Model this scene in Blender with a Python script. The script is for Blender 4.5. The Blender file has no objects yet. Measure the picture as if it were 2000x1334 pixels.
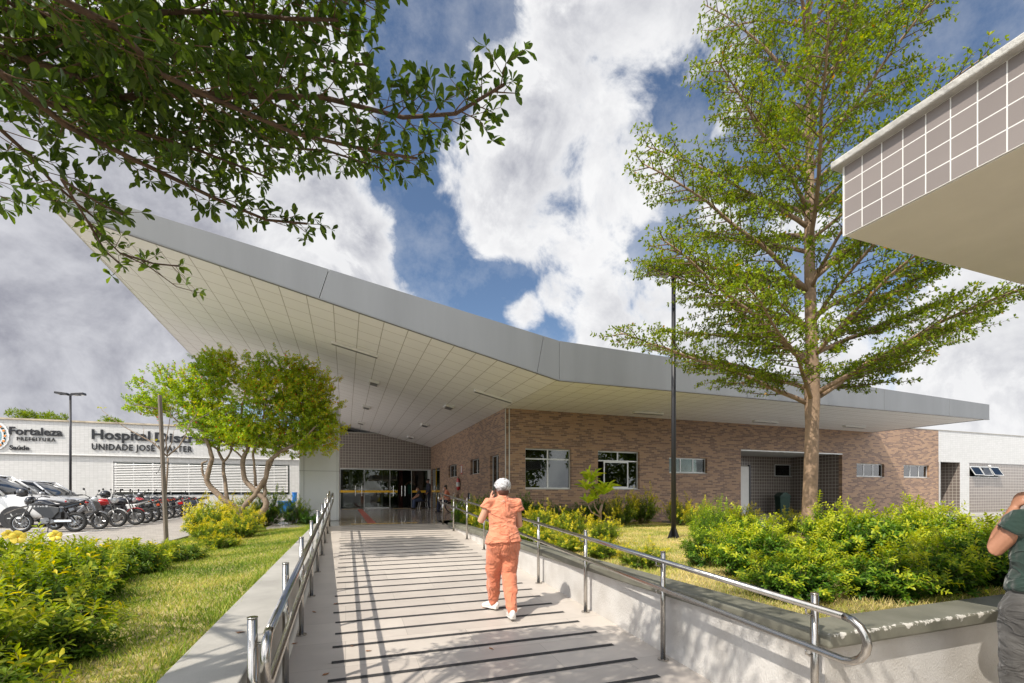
import bpy, math, random
import numpy as np
from mathutils import Vector, Matrix, noise
R = math.radians
scene = bpy.context.scene
COL = scene.collection
rnd = random.Random(7)
rng = np.random.default_rng(7)

# ---------------------------------------------------------------- camera
F, CX, HZ, EYE = 900.0, 1000.0, 962.0, 1.2          # photo pixels (2000 wide), eye height above the car park
YAW = math.atan(325/900)
CA, SA = math.cos(YAW), math.sin(YAW)
cam = bpy.data.cameras.new('camera'); cam_o = bpy.data.objects.new('camera', cam); COL.objects.link(cam_o)
cam_o.location = (0, 0, EYE); cam_o.rotation_euler = (R(90), 0, -YAW)
cam.sensor_width = 36; cam.lens = F/2000*36; cam.shift_y = (HZ-667)/2000
cam.clip_start = 0.05; cam.clip_end = 2000
scene.camera = cam_o
# ---------------------------------------------------------------- sun
SUN = Vector((-0.74, -0.39, 1.0)).normalized()
sl = bpy.data.lights.new('sun', 'SUN'); sl.energy = 4.1; sl.angle = R(0.53); sl.color = (1.0, 0.93, 0.83)
so = bpy.data.objects.new('sun', sl); COL.objects.link(so); so.rotation_euler = SUN.to_track_quat('Z', 'Y').to_euler()
so.location = (-20, -10, 30)
# ---------------------------------------------------------------- sky with clouds
def ray(px, py):
    t = (px-CX)/F; u = (HZ-py)/F
    return Vector((t*CA+SA, CA-t*SA, u))
world = bpy.data.worlds.new('World'); scene.world = world; world.use_nodes = True
nt = world.node_tree; nt.nodes.clear()
def N(tree, kind, ins=None, **kw):
    n = tree.nodes.new(kind)
    for k, v in kw.items(): setattr(n, k, v)
    if ins:
        for k, v in ins.items():
            s = n.inputs[k]
            if hasattr(v, 'is_output'): tree.links.new(v, s)
            else: s.default_value = v
    return n
def math_(tree, op, a, b=None, c=None, clamp=False):
    n = tree.nodes.new('ShaderNodeMath'); n.operation = op; n.use_clamp = clamp
    for i, v in enumerate((a, b, c)):
        if v is None: continue
        if hasattr(v, 'is_output'): tree.links.new(v, n.inputs[i])
        else: n.inputs[i].default_value = v
    return n.outputs[0]
def build_sky():
    sky = N(nt, 'ShaderNodeTexSky', sky_type='NISHITA', sun_disc=False, sun_elevation=math.asin(SUN.z),
            sun_rotation=math.atan2(SUN.x, SUN.y), altitude=10, air_density=1.0, dust_density=0.4, ozone_density=2.6)
    tc = N(nt, 'ShaderNodeTexCoord')
    vec = tc.outputs['Generated']
    # blobs: pixel centre, angular radius (deg), 1 = grey rain cloud
    blobs = [(1050,270,12.5,0),(1110,300,11,0),(975,190,6.5,0),(1170,350,8.5,0),(1130,430,7.5,0),(1240,350,5.5,0),(965,400,6,0),(1060,350,9,0),
             (560,440,11,0),(690,520,7,0),(500,250,10,0),(620,220,6,0),(730,470,4.5,0),(760,570,4.5,0),
             (1200,630,7,0),(1340,590,8,0),(1090,570,3.5,0),(1020,610,3,0),(1270,560,5,0),(1180,500,4,0),(1430,660,7,0),(1620,740,8,0),(1850,690,9,0),(2000,740,8,0),
             (1250,0,7.5,0),(1420,60,7,0),(1110,-20,5,0),(1330,-60,8,0),(1440,240,4,0),(1560,450,4,0),(1420,430,3.5,0),
             (80,650,15,1),(250,560,12,1),(330,480,9,0),(-150,500,20,1),(150,740,10,1),(60,440,13,0),
             (120,150,14,0),(-100,100,16,0),(350,60,11,0),(300,300,12,0)]
    holes = [(880,40,7),(1390,190,3),(835,200,5),(1310,230,2.5),(870,490,5),(960,560,4),(1240,520,4),(780,60,5),(800,330,3.5),
             (1420,330,5),(1760,560,3),(1700,60,10),(1900,40,10),(1560,500,3)]
    def warp(scale, amp, det):
        wn = N(nt, 'ShaderNodeTexNoise', {'Vector': vec, 'Scale': scale, 'Detail': det, 'Roughness': 0.55})
        wv = N(nt, 'ShaderNodeVectorMath', operation='SUBTRACT'); nt.links.new(wn.outputs['Color'], wv.inputs[0]); wv.inputs[1].default_value = (.5,.5,.5)
        ws = N(nt, 'ShaderNodeVectorMath', operation='SCALE'); nt.links.new(wv.outputs[0], ws.inputs[0]); ws.inputs['Scale'].default_value = amp
        wa = N(nt, 'ShaderNodeVectorMath', operation='ADD'); nt.links.new(vec, wa.inputs[0]); nt.links.new(ws.outputs[0], wa.inputs[1])
        w = N(nt, 'ShaderNodeVectorMath', operation='NORMALIZE'); nt.links.new(wa.outputs[0], w.inputs[0]); return w.outputs[0]
    wvec = warp(5.0, 0.12, 3.0)
    acc = None; dark = None
    def blob(px, py, rad, cl=False):
        c = ray(px, py).normalized(); cr = math.cos(R(rad))
        d = N(nt, 'ShaderNodeVectorMath', operation='DOT_PRODUCT'); nt.links.new(wvec, d.inputs[0]); d.inputs[1].default_value = c
        return math_(nt, 'MULTIPLY_ADD', d.outputs['Value'], 1/(1-cr), -cr/(1-cr), clamp=cl)
    for (px, py, rad, g) in blobs:
        m = blob(px, py, rad)
        if acc is None: acc = m
        else:
            n = nt.nodes.new('ShaderNodeMath'); n.operation = 'SMOOTH_MAX'; nt.links.new(acc, n.inputs[0]); nt.links.new(m, n.inputs[1]); n.inputs[2].default_value = .25; acc = n.outputs[0]
        if g: dark = m if dark is None else math_(nt, 'MAXIMUM', dark, m)
    for (px, py, rad) in holes: acc = math_(nt, 'MULTIPLY_ADD', blob(px, py, rad, True), -.7, acc)
    bn = N(nt, 'ShaderNodeTexNoise', {'Vector': vec, 'Scale': 2.2, 'Detail': 3.0})
    fwd = Vector((SA, CA, 0.3)).normalized()
    fd = N(nt, 'ShaderNodeVectorMath', operation='DOT_PRODUCT'); nt.links.new(vec, fd.inputs[0]); fd.inputs[1].default_value = fwd
    away = math_(nt, 'MULTIPLY_ADD', fd.outputs['Value'], -2.5, 1.0, clamp=True)
    back = math_(nt, 'MULTIPLY', math_(nt, 'MULTIPLY_ADD', bn.outputs['Fac'], 6.0, -2.6), away)
    back = math_(nt, 'ADD', back, math_(nt, 'MULTIPLY_ADD', away, 1.5, -1.5))
    acc = math_(nt, 'MAXIMUM', math_(nt, 'MAXIMUM', acc, back), -1.2)
    acc = math_(nt, 'MINIMUM', acc, 1.0)
    # billows: the same fractal sampled here and a little nearer the sun gives each puff a lit and a shaded side
    def puff(off):
        v = vec
        if off:
            o = N(nt, 'ShaderNodeVectorMath', operation='ADD'); nt.links.new(vec, o.inputs[0]); o.inputs[1].default_value = off; v = o.outputs[0]
        a = N(nt, 'ShaderNodeTexNoise', {'Vector': v, 'Scale': 7.0, 'Detail': 10.0, 'Roughness': 0.62, 'Distortion': .25})
        b = N(nt, 'ShaderNodeTexNoise', {'Vector': v, 'Scale': 2.6, 'Detail': 2.0})
        return math_(nt, 'MULTIPLY_ADD', b.outputs['Fac'], .5, math_(nt, 'MULTIPLY', a.outputs['Fac'], .8)), a.outputs['Fac']
    p0, fine = puff(None); p1, _ = puff((-.03, -.01, .035))
    den = math_(nt, 'ADD', math_(nt, 'MULTIPLY_ADD', p0, 5.2, -3.40), math_(nt, 'MULTIPLY', acc, 1.05))
    cov = N(nt, 'ShaderNodeMapRange', {'Value': den, 'From Min': -.25, 'From Max': .62}, interpolation_type='SMOOTHSTEP')
    vn = N(nt, 'ShaderNodeTexNoise', {'Vector': vec, 'Scale': 3.5, 'Detail': 8.0, 'Roughness': 0.66})
    veil = math_(nt, 'MULTIPLY_ADD', vn.outputs['Fac'], 2.0, -0.86, clamp=True)
    covt = math_(nt, 'MAXIMUM', cov.outputs[0], math_(nt, 'MULTIPLY', veil, .8))
    lit = math_(nt, 'MULTIPLY_ADD', math_(nt, 'SUBTRACT', p0, p1), 5.0, .60, clamp=True)            # 1 = facing the light
    thick = N(nt, 'ShaderNodeMapRange', {'Value': den, 'From Min': .35, 'From Max': 1.7})
    sh = math_(nt, 'MULTIPLY', math_(nt, 'SUBTRACT', 1.0, lit), math_(nt, 'MULTIPLY_ADD', thick.outputs[0], .95, .12))
    sh = math_(nt, 'ADD', sh, math_(nt, 'MULTIPLY', thick.outputs[0], .16), clamp=True)
    ramp = N(nt, 'ShaderNodeValToRGB', {'Fac': sh})
    ramp.color_ramp.elements[0].position = 0; ramp.color_ramp.elements[0].color = (0.78, 0.78, 0.785, 1)
    ramp.color_ramp.elements[1].position = .8; ramp.color_ramp.elements[1].color = (0.33, 0.34, 0.39, 1)
    dkf = N(nt, 'ShaderNodeMapRange', {'Value': dark, 'From Min': -0.2, 'From Max': 0.45}, interpolation_type='SMOOTHSTEP')
    dcol = N(nt, 'ShaderNodeValToRGB', {'Fac': math_(nt, 'MULTIPLY_ADD', lit, -.35, math_(nt, 'ADD', fine, .17))})
    dcol.color_ramp.elements[0].position = 0.25; dcol.color_ramp.elements[0].color = (0.56, 0.565, 0.60, 1)
    dcol.color_ramp.elements[1].position = 0.62; dcol.color_ramp.elements[1].color = (0.29, 0.295, 0.34, 1)
    cm = N(nt, 'ShaderNodeMix', {'Factor': dkf.outputs[0]}, data_type='RGBA'); nt.links.new(ramp.outputs[0], cm.inputs['A']); nt.links.new(dcol.outputs[0], cm.inputs['B'])
    bs = N(nt, 'ShaderNodeBackground', {'Strength': 0.10}); nt.links.new(sky.outputs[0], bs.inputs[0])
    bc = N(nt, 'ShaderNodeBackground', {'Strength': math_(nt, 'MULTIPLY_ADD', away, 1.7, 1.0)}); nt.links.new(cm.outputs['Result'], bc.inputs[0])
    mx = N(nt, 'ShaderNodeMixShader', {'Fac': covt}); nt.links.new(bs.outputs[0], mx.inputs[1]); nt.links.new(bc.outputs[0], mx.inputs[2])
    out = N(nt, 'ShaderNodeOutputWorld'); nt.links.new(mx.outputs[0], out.inputs[0])
build_sky()
world.cycles.sampling_method = 'MANUAL'; world.cycles.sample_map_resolution = 512
vs = scene.view_settings; vs.view_transform = 'Standard'; vs.look = 'None'; vs.exposure = 0.32; vs.gamma = 1; vs.use_curve_mapping = False
scene.cycles.max_bounces = 8; scene.cycles.transparent_max_bounces = 12; scene.cycles.use_denoising = True
scene.cycles.caustics_reflective = False; scene.cycles.caustics_refractive = False
scene.cycles.sample_clamp_indirect = 4.0

# ================================================================ materials
MATS = {}
def new_mat(name):
    m = bpy.data.materials.new(name); m.use_nodes = True; MATS[name] = m
    return m, m.node_tree, m.node_tree.nodes['Principled BSDF']
def M(name, col=(.5,.5,.5), rough=.6, metal=0.0, var=0.0, vs_=3.0, bump=0.0, bs_=40.0, col2=None, coat=0.0, spec=None, stretch=None, vdet=6.0):
    if name in MATS: return MATS[name]
    m, t, p = new_mat(name)
    p.inputs['Roughness'].default_value = rough; p.inputs['Metallic'].default_value = metal
    p.inputs['Coat Weight'].default_value = coat
    if spec is not None: p.inputs['Specular IOR Level'].default_value = spec
    co = N(t, 'ShaderNodeTexCoord').outputs['Object']
    if stretch:
        mp = N(t, 'ShaderNodeMapping', {'Vector': co, 'Scale': stretch}); co = mp.outputs[0]
    c1 = tuple(col)+(1,)
    if var > 0 or col2:
        n = N(t, 'ShaderNodeTexNoise', {'Vector': co, 'Scale': vs_, 'Detail': vdet, 'Roughness': .6})
        r = N(t, 'ShaderNodeValToRGB', {'Fac': n.outputs['Fac']})
        a = tuple(c*(1-var) for c in col)+(1,) if not col2 else c1
        b = tuple(min(1, c*(1+var)) for c in col)+(1,) if not col2 else tuple(col2)+(1,)
        r.color_ramp.elements[0].position = .32; r.color_ramp.elements[0].color = a
        r.color_ramp.elements[1].position = .68; r.color_ramp.elements[1].color = b
        t.links.new(r.outputs[0], p.inputs['Base Color'])
    else: p.inputs['Base Color'].default_value = c1
    if bump > 0:
        n2 = N(t, 'ShaderNodeTexNoise', {'Vector': co, 'Scale': bs_, 'Detail': 4.0})
        b = N(t, 'ShaderNodeBump', {'Height': n2.outputs['Fac'], 'Strength': min(1, bump), 'Distance': 0.01 if bump <= 1 else 0.01*bump})
        t.links.new(b.outputs[0], p.inputs['Normal'])
    return m
def brick_mat(name, ax, c1, c2, mortar, w, h, ms, offset=.5, rough=.5, bump=.5, bimodal=True, dirt=.12, org=(0,0), stripes=False, spec=.5, mrough=None):
    m, t, p = new_mat(name)
    p.inputs['Roughness'].default_value = rough; p.inputs['Specular IOR Level'].default_value = spec
    co = N(t, 'ShaderNodeTexCoord').outputs['Object']
    s = N(t, 'ShaderNodeSeparateXYZ', {0: co})
    u = s.outputs['xyz'.index(ax[0])]; v = s.outputs['xyz'.index(ax[1])]
    u = math_(t, 'ADD', u, 500*w+org[0]); v = math_(t, 'ADD', v, 500*h+org[1])
    cb = N(t, 'ShaderNodeCombineXYZ', {0: u, 1: v})
    b = N(t, 'ShaderNodeTexBrick', {'Vector': cb.outputs[0], 'Color1': (0,0,0,1), 'Color2': (1,1,1,1), 'Mortar': (.5,.5,.5,1), 'Scale': 1.0,
          'Mortar Size': ms/2, 'Mortar Smooth': 0.15, 'Bias': 0.0, 'Brick Width': w, 'Row Height': h}, offset=offset)
    r = N(t, 'ShaderNodeValToRGB', {'Fac': b.outputs['Color']})
    e = r.color_ramp.elements
    if bimodal:
        e[0].position = .42; e[0].color = tuple(c1)+(1,); e[1].position = .58; e[1].color = tuple(c2)+(1,)
        x = e.new(0.0); x.color = tuple(c*.82 for c in c1)+(1,); x = e.new(1.0); x.color = tuple(c*1.18 for c in c2)+(1,)
    else:
        e[0].position = 0; e[0].color = tuple(c1)+(1,); e[1].position = 1; e[1].color = tuple(c2)+(1,)
    n = N(t, 'ShaderNodeTexNoise', {'Vector': co, 'Scale': 2.0, 'Detail': 8.0, 'Roughness': .65})
    dm = math_(t, 'MULTIPLY_ADD', n.outputs['Fac'], 2*dirt, 1-dirt)
    mx = N(t, 'ShaderNodeMix', {'Factor': b.outputs['Fac']}, data_type='RGBA'); t.links.new(r.outputs[0], mx.inputs['A']); mx.inputs['B'].default_value = tuple(mortar)+(1,)
    hs = N(t, 'ShaderNodeHueSaturation', {'Value': dm, 'Color': mx.outputs['Result']})
    t.links.new(hs.outputs[0], p.inputs['Base Color'])
    if bump > 0:
        hgt = math_(t, 'MULTIPLY_ADD', b.outputs['Fac'], -1.0, math_(t, 'MULTIPLY', b.outputs['Color'], .12))
        bp = N(t, 'ShaderNodeBump', {'Height': hgt, 'Strength': bump, 'Distance': .006}); t.links.new(bp.outputs[0], p.inputs['Normal'])
    return m
def clay_brick(name, ax, w, h, ms, cols, mortar):
    m, t, p = new_mat(name); p.inputs['Roughness'].default_value = .6
    co = N(t, 'ShaderNodeTexCoord').outputs['Object']; s = N(t, 'ShaderNodeSeparateXYZ', {0: co})
    u = math_(t, 'ADD', s.outputs['xyz'.index(ax)], 100.0); v = math_(t, 'DIVIDE', math_(t, 'ADD', s.outputs[2], 100*h), h)
    row = math_(t, 'FLOOR', v); fv = math_(t, 'FRACT', v)
    rs = N(t, 'ShaderNodeTexWhiteNoise', {'W': row}, noise_dimensions='1D')
    uu = math_(t, 'ADD', math_(t, 'DIVIDE', u, w), math_(t, 'ADD', math_(t, 'MULTIPLY', row, .5), math_(t, 'MULTIPLY', rs.outputs['Value'], .3)))
    colm = math_(t, 'FLOOR', uu); fu = math_(t, 'FRACT', uu)
    cb = N(t, 'ShaderNodeCombineXYZ', {0: colm, 1: row}); wn = N(t, 'ShaderNodeTexWhiteNoise', {'Vector': cb.outputs[0]}, noise_dimensions='2D')
    r = N(t, 'ShaderNodeValToRGB', {'Fac': wn.outputs['Value']}); r.color_ramp.interpolation = 'CONSTANT'; e = r.color_ramp.elements
    e[0].position = 0; e[0].color = tuple(cols[0])+(1,); e[1].position = 1/len(cols); e[1].color = tuple(cols[1])+(1,)
    for i, c in enumerate(cols[2:]): x = e.new((i+2)/len(cols)); x.color = tuple(c)+(1,)
    du = math_(t, 'MULTIPLY', math_(t, 'MINIMUM', fu, math_(t, 'SUBTRACT', 1.0, fu)), w); dv = math_(t, 'MULTIPLY', math_(t, 'MINIMUM', fv, math_(t, 'SUBTRACT', 1.0, fv)), h)
    dm = N(t, 'ShaderNodeMapRange', {'Value': math_(t, 'MINIMUM', du, dv), 'From Min': ms*.35, 'From Max': ms*.65})
    n = N(t, 'ShaderNodeTexNoise', {'Vector': co, 'Scale': 1.1, 'Detail': 9.0, 'Roughness': .7}); n2 = N(t, 'ShaderNodeTexNoise', {'Vector': co, 'Scale': 40.0, 'Detail': 4.0})
    val = math_(t, 'MULTIPLY_ADD', n.outputs['Fac'], .34, math_(t, 'MULTIPLY_ADD', n2.outputs['Fac'], .25, .71))
    mx = N(t, 'ShaderNodeMix', {'Factor': dm.outputs[0]}, data_type='RGBA'); mx.inputs['A'].default_value = tuple(mortar)+(1,); t.links.new(r.outputs[0], mx.inputs['B'])
    hs = N(t, 'ShaderNodeHueSaturation', {'Value': val, 'Color': mx.outputs['Result']}); t.links.new(hs.outputs[0], p.inputs['Base Color'])
    b = N(t, 'ShaderNodeBump', {'Height': math_(t, 'ADD', dm.outputs[0], math_(t, 'MULTIPLY', n2.outputs['Fac'], .3)), 'Strength': .6, 'Distance': .006}); t.links.new(b.outputs[0], p.inputs['Normal'])
def leaf_mat(name, ramp, rough=.42, trans=.35):
    m, t, p = new_mat(name)
    at = N(t, 'ShaderNodeAttribute', attribute_name='tone')
    r = N(t, 'ShaderNodeValToRGB', {'Fac': at.outputs['Fac']})
    e = r.color_ramp.elements
    e[0].position = ramp[0][0]; e[0].color = tuple(ramp[0][1])+(1,); e[1].position = ramp[-1][0]; e[1].color = tuple(ramp[-1][1])+(1,)
    for pos, c in ramp[1:-1]: x = e.new(pos); x.color = tuple(c)+(1,)
    t.links.new(r.outputs[0], p.inputs['Base Color']); p.inputs['Roughness'].default_value = rough; p.inputs['Specular IOR Level'].default_value = .3
    hs = N(t, 'ShaderNodeHueSaturation', {'Hue': .488, 'Saturation': 1.15, 'Value': 1.6, 'Color': r.outputs[0]})
    tr = N(t, 'ShaderNodeBsdfTranslucent', {'Color': hs.outputs[0]})
    mx = N(t, 'ShaderNodeMixShader', {0: trans, 1: p.outputs[0], 2: tr.outputs[0]})
    t.links.new(mx.outputs[0], t.nodes['Material Output'].inputs['Surface'])
    return m
def glass_mat(name, tint=(.75,.8,.8), refl=1.0, ior=1.5):
    m, t, p = new_mat(name)
    tr = N(t, 'ShaderNodeBsdfTransparent', {'Color': tuple(tint)+(1,)})
    gl = N(t, 'ShaderNodeBsdfGlossy', {'Color': (1,1,1,1), 'Roughness': .01})
    fr = N(t, 'ShaderNodeFresnel', {'IOR': ior})
    f = math_(t, 'MULTIPLY', fr.outputs[0], refl, clamp=True)
    mx = N(t, 'ShaderNodeMixShader', {0: f, 1: tr.outputs[0], 2: gl.outputs[0]})
    t.links.new(mx.outputs[0], t.nodes['Material Output'].inputs['Surface'])
    return m

# ================================================================ mesh helpers
class MB:
    def __init__(s): s.v = []; s.f = []
    def add(s, vs, fs):
        o = len(s.v); s.v += [tuple(v) for v in vs]; s.f += [tuple(i+o for i in f) for f in fs]; return s
    def box(s, x0, x1, y0, y1, z0, z1, m=None):
        vs = [Vector((x, y, z)) for x in (x0, x1) for y in (y0, y1) for z in (z0, z1)]
        if m is not None: vs = [m @ v for v in vs]
        return s.add(vs, [(0,1,3,2),(4,6,7,5),(0,4,5,1),(2,3,7,6),(0,2,6,4),(1,5,7,3)])
    def quad(s, a, b, c, d): return s.add([a, b, c, d], [(0,1,2,3)])
    def prism(s, pts, ax, a0, a1, m=None):
        """pts: 2-D outline; ax: axis extruded ('x','y','z')"""
        n = len(pts); vs = []
        for a in (a0, a1):
            for (p, q) in pts:
                v = {'x': (a, p, q), 'y': (p, a, q), 'z': (p, q, a)}[ax]
                vs.append(m @ Vector(v) if m is not None else v)
        return s.add(vs, [tuple(range(n)), tuple(range(2*n-1, n-1, -1))]+[(i, (i+1) % n+0, (i+1) % n+n, i+n) for i in range(n)])
    def tube(s, pts, rad, n=8, sx=1.0, sy=1.0, cap=True, up=None, round_=False):
        pts = [Vector(p) for p in pts]
        if not hasattr(rad, '__len__'): rad = [rad]*len(pts)
        rad = [r if hasattr(r, '__len__') else (r*sx, r*sy) for r in rad]
        if round_:
            d0 = (pts[0]-pts[1]).normalized(); d1 = (pts[-1]-pts[-2]).normalized()
            a = min(rad[0]); b = min(rad[-1])
            pts = [pts[0]+d0*a*.95, pts[0]+d0*a*.7]+pts+[pts[-1]+d1*b*.7, pts[-1]+d1*b*.95]
            k = lambda r, q: (r[0]*q, r[1]*q)
            rad = [k(rad[0], .3), k(rad[0], .72)]+rad+[k(rad[-1], .72), k(rad[-1], .3)]
        N_ = len(pts); vs = []; ref = Vector(up) if up else None
        pu = None
        for i, p in enumerate(pts):
            t = (pts[min(i+1, N_-1)]-pts[max(i-1, 0)])
            if t.length < 1e-9: t = Vector((0,0,1))
            t.normalize()
            if pu is None:
                r = ref if ref else (Vector((0,0,1)) if abs(t.z) < .9 else Vector((1,0,0)))
            else: r = pu
            a = (r-t*r.dot(t))
            if a.length < 1e-6: a = t.orthogonal()
            a.normalize(); pu = a; b = t.cross(a)
            for j in range(n):
                q = 2*math.pi*j/n
                vs.append(p+b*(math.cos(q)*rad[i][0])+a*(math.sin(q)*rad[i][1]))
        fs = [(i*n+j, i*n+(j+1) % n, (i+1)*n+(j+1) % n, (i+1)*n+j) for i in range(N_-1) for j in range(n)]
        if cap: fs += [tuple(range(n-1, -1, -1)), tuple((N_-1)*n+j for j in range(n))]
        return s.add(vs, fs)
    def ball(s, c, r, nu=12, nv=8, m=None):
        c = Vector(c); r = r if hasattr(r, '__len__') else (r, r, r)
        vs = []; 
        for i in range(nv+1):
            th = math.pi*i/nv
            for j in range(nu):
                ph = 2*math.pi*j/nu
                v = Vector((math.sin(th)*math.cos(ph)*r[0], math.sin(th)*math.sin(ph)*r[1], math.cos(th)*r[2]))
                if m is not None: v = m @ v
                vs.append(c+v)
        return s.add(vs, [(i*nu+j, (i+1)*nu+j, (i+1)*nu+(j+1) % nu, i*nu+(j+1) % nu) for i in range(nv) for j in range(nu)])
    def ring(s, c, axis, R_, r, n=24, k=8, ry=None):
        """torus around c with its axle along `axis`"""
        ax = Vector(axis).normalized(); a = ax.orthogonal().normalized(); b = ax.cross(a); c = Vector(c); vs = []
        ry = ry or r
        for i in range(n):
            q = 2*math.pi*i/n; d = a*math.cos(q)+b*math.sin(q)
            for j in range(k):
                w = 2*math.pi*j/k
                vs.append(c+d*(R_+r*math.cos(w))+ax*(ry*math.sin(w)))
        return s.add(vs, [(i*k+j, ((i+1) % n)*k+j, ((i+1) % n)*k+(j+1) % k, i*k+(j+1) % k) for i in range(n) for j in range(k)])
    def build(s, name, mat, parent=None, smooth=False, bevel=0, auto=None):
        me = bpy.data.meshes.new(name); me.from_pydata(s.v, [], s.f); me.validate()
        import bmesh
        bm = bmesh.new(); bm.from_mesh(me); bmesh.ops.recalc_face_normals(bm, faces=bm.faces); bm.to_mesh(me); bm.free()
        if mat: me.materials.append(mat if not isinstance(mat, str) else MATS[mat])
        if smooth: me.polygons.foreach_set('use_smooth', [True]*len(me.polygons))
        o = bpy.data.objects.new(name, me); COL.objects.link(o)
        if parent is not None:
            o.parent = parent
            if parent.get('_w'): o.location = -Vector(parent['_l'])
        if bevel:
            b = o.modifiers.new('bevel', 'BEVEL'); b.width = bevel; b.segments = 2; b.limit_method = 'ANGLE'
        return o
def tag(o, label=None, cat=None, group=None, kind=None):
    if label: o['label'] = label
    if cat: o['category'] = cat
    if group: o['group'] = group
    if kind: o['kind'] = kind
    return o
def thing(name, label, cat, loc=(0,0,0), rz=0, group=None, world_parts=False):
    o = bpy.data.objects.new(name, None); COL.objects.link(o); o.location = loc; o.rotation_euler = (0,0,rz); o.empty_display_size = .2
    tag(o, label, cat, group)
    if world_parts: o['_w'] = 1; o['_l'] = list(loc)
    return o
def structure(o): o['kind'] = 'structure'; return o
def kids(o): return [c for c in bpy.data.objects if c.parent == o]
def copy_tree(o, parent=None):
    c = o.copy(); COL.objects.link(c)
    if parent: c.parent = parent
    for ch in kids(o): copy_tree(ch, c)
    return c
def px_at(px, py, z=None, Y=None, X=None, d=None):
    v = ray(px, py)
    if z is not None: k = (z-EYE)/v.z
    elif Y is not None: k = Y/v.y
    elif X is not None: k = X/v.x
    else: k = d
    return Vector((0,0,EYE))+v*k
def wall(mb, ax, pos, u0, u1, z0, z1, holes=(), thick=.2, sgn=1):
    """sheet wall with openings; ax: 'x' runs along X at Y=pos, 'y' runs along Y at X=pos; the far face is at pos+sgn*thick"""
    us = sorted({u0, u1}|{h[0] for h in holes}|{h[1] for h in holes}); zs = sorted({z0, z1}|{h[2] for h in holes}|{h[3] for h in holes})
    us = [u for u in us if u0 <= u <= u1]; zs = [z for z in zs if z0 <= z <= z1]
    P = (lambda u, p, z: (u, p, z)) if ax == 'x' else (lambda u, p, z: (p, u, z))
    def solid(i, j):
        if i < 0 or j < 0 or i >= len(us)-1 or j >= len(zs)-1: return False
        a = (us[i]+us[i+1])/2; b = (zs[j]+zs[j+1])/2
        return not any(h[0] < a < h[1] and h[2] < b < h[3] for h in holes)
    q = pos+sgn*thick
    for i in range(len(us)-1):
        for j in range(len(zs)-1):
            if not solid(i, j): continue
            a, b, c, d = us[i], us[i+1], zs[j], zs[j+1]
            mb.quad(P(a,pos,c), P(b,pos,c), P(b,pos,d), P(a,pos,d)); mb.quad(P(a,q,c), P(a,q,d), P(b,q,d), P(b,q,c))
            if not solid(i-1, j): mb.quad(P(a,pos,c), P(a,pos,d), P(a,q,d), P(a,q,c))
            if not solid(i+1, j): mb.quad(P(b,pos,c), P(b,q,c), P(b,q,d), P(b,pos,d))
            if not solid(i, j-1): mb.quad(P(a,pos,c), P(a,q,c), P(b,q,c), P(b,pos,c))
            if not solid(i, j+1): mb.quad(P(a,pos,d), P(b,pos,d), P(b,q,d), P(a,q,d))
    return mb
# ---- leaves (numpy): base points, directions, normals -> one mesh
def unit(a): return a/np.maximum(np.linalg.norm(a, axis=1, keepdims=True), 1e-9)
def leaves(name, P, D, Nn, L, W, tone, mat, parent=None, detail=1, wide=.62, droop=.15):
    n = len(P); D = unit(D); Nn = unit(Nn-D*np.sum(Nn*D, axis=1, keepdims=True)); S = np.cross(D, Nn)
    L = np.asarray(L).reshape(-1,1)*np.ones((n,1)); W = np.asarray(W).reshape(-1,1)*np.ones((n,1))
    if detail == 0:
        V = np.stack([P, P+D*L*wide+S*W*.5, P+D*L-Nn*L*droop, P+D*L*wide-S*W*.5], 1); k = 4
        faces = np.array([[0,1,2,3]])
    else:
        mid = P+D*L*wide
        V = np.stack([P, P+D*L*.3+S*W*.22+Nn*W*.06, mid+S*W*.5+Nn*W*.12, P+D*L*.9+S*W*.28-Nn*L*droop*.5, P+D*L-Nn*L*droop,
                      P+D*L*.9-S*W*.28-Nn*L*droop*.5, mid-S*W*.5+Nn*W*.12, P+D*L*.3-S*W*.22+Nn*W*.06, mid-Nn*L*droop*.1], 1); k = 9
        faces = np.array([[0,1,2,8],[8,2,3,4],[8,4,5,6],[0,8,6,7]])
    V = V.reshape(-1, 3); nf = len(faces)
    idx = (faces[None]+(np.arange(n)*k)[:,None,None]).reshape(-1)
    me = bpy.data.meshes.new(name); me.vertices.add(len(V)); me.vertices.foreach_set('co', V.astype(np.float32).ravel())
    me.loops.add(len(idx)); me.loops.foreach_set('vertex_index', idx.astype(np.int32))
    me.polygons.add(n*nf); me.polygons.foreach_set('loop_start', np.arange(0, len(idx), 4, dtype=np.int32))
    me.update(calc_edges=True)
    at = me.attributes.new('tone', 'FLOAT', 'POINT'); at.data.foreach_set('value', np.repeat(np.clip(tone,0,1), k).astype(np.float32))
    if detail: me.polygons.foreach_set('use_smooth', [True]*len(me.polygons))
    me.materials.append(mat if not isinstance(mat, str) else MATS[mat])
    o = bpy.data.objects.new(name, me); COL.objects.link(o)
    if parent is not None:
        o.parent = parent
        if parent.get('_w'): o.location = -Vector(parent['_l'])
    return o
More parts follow.
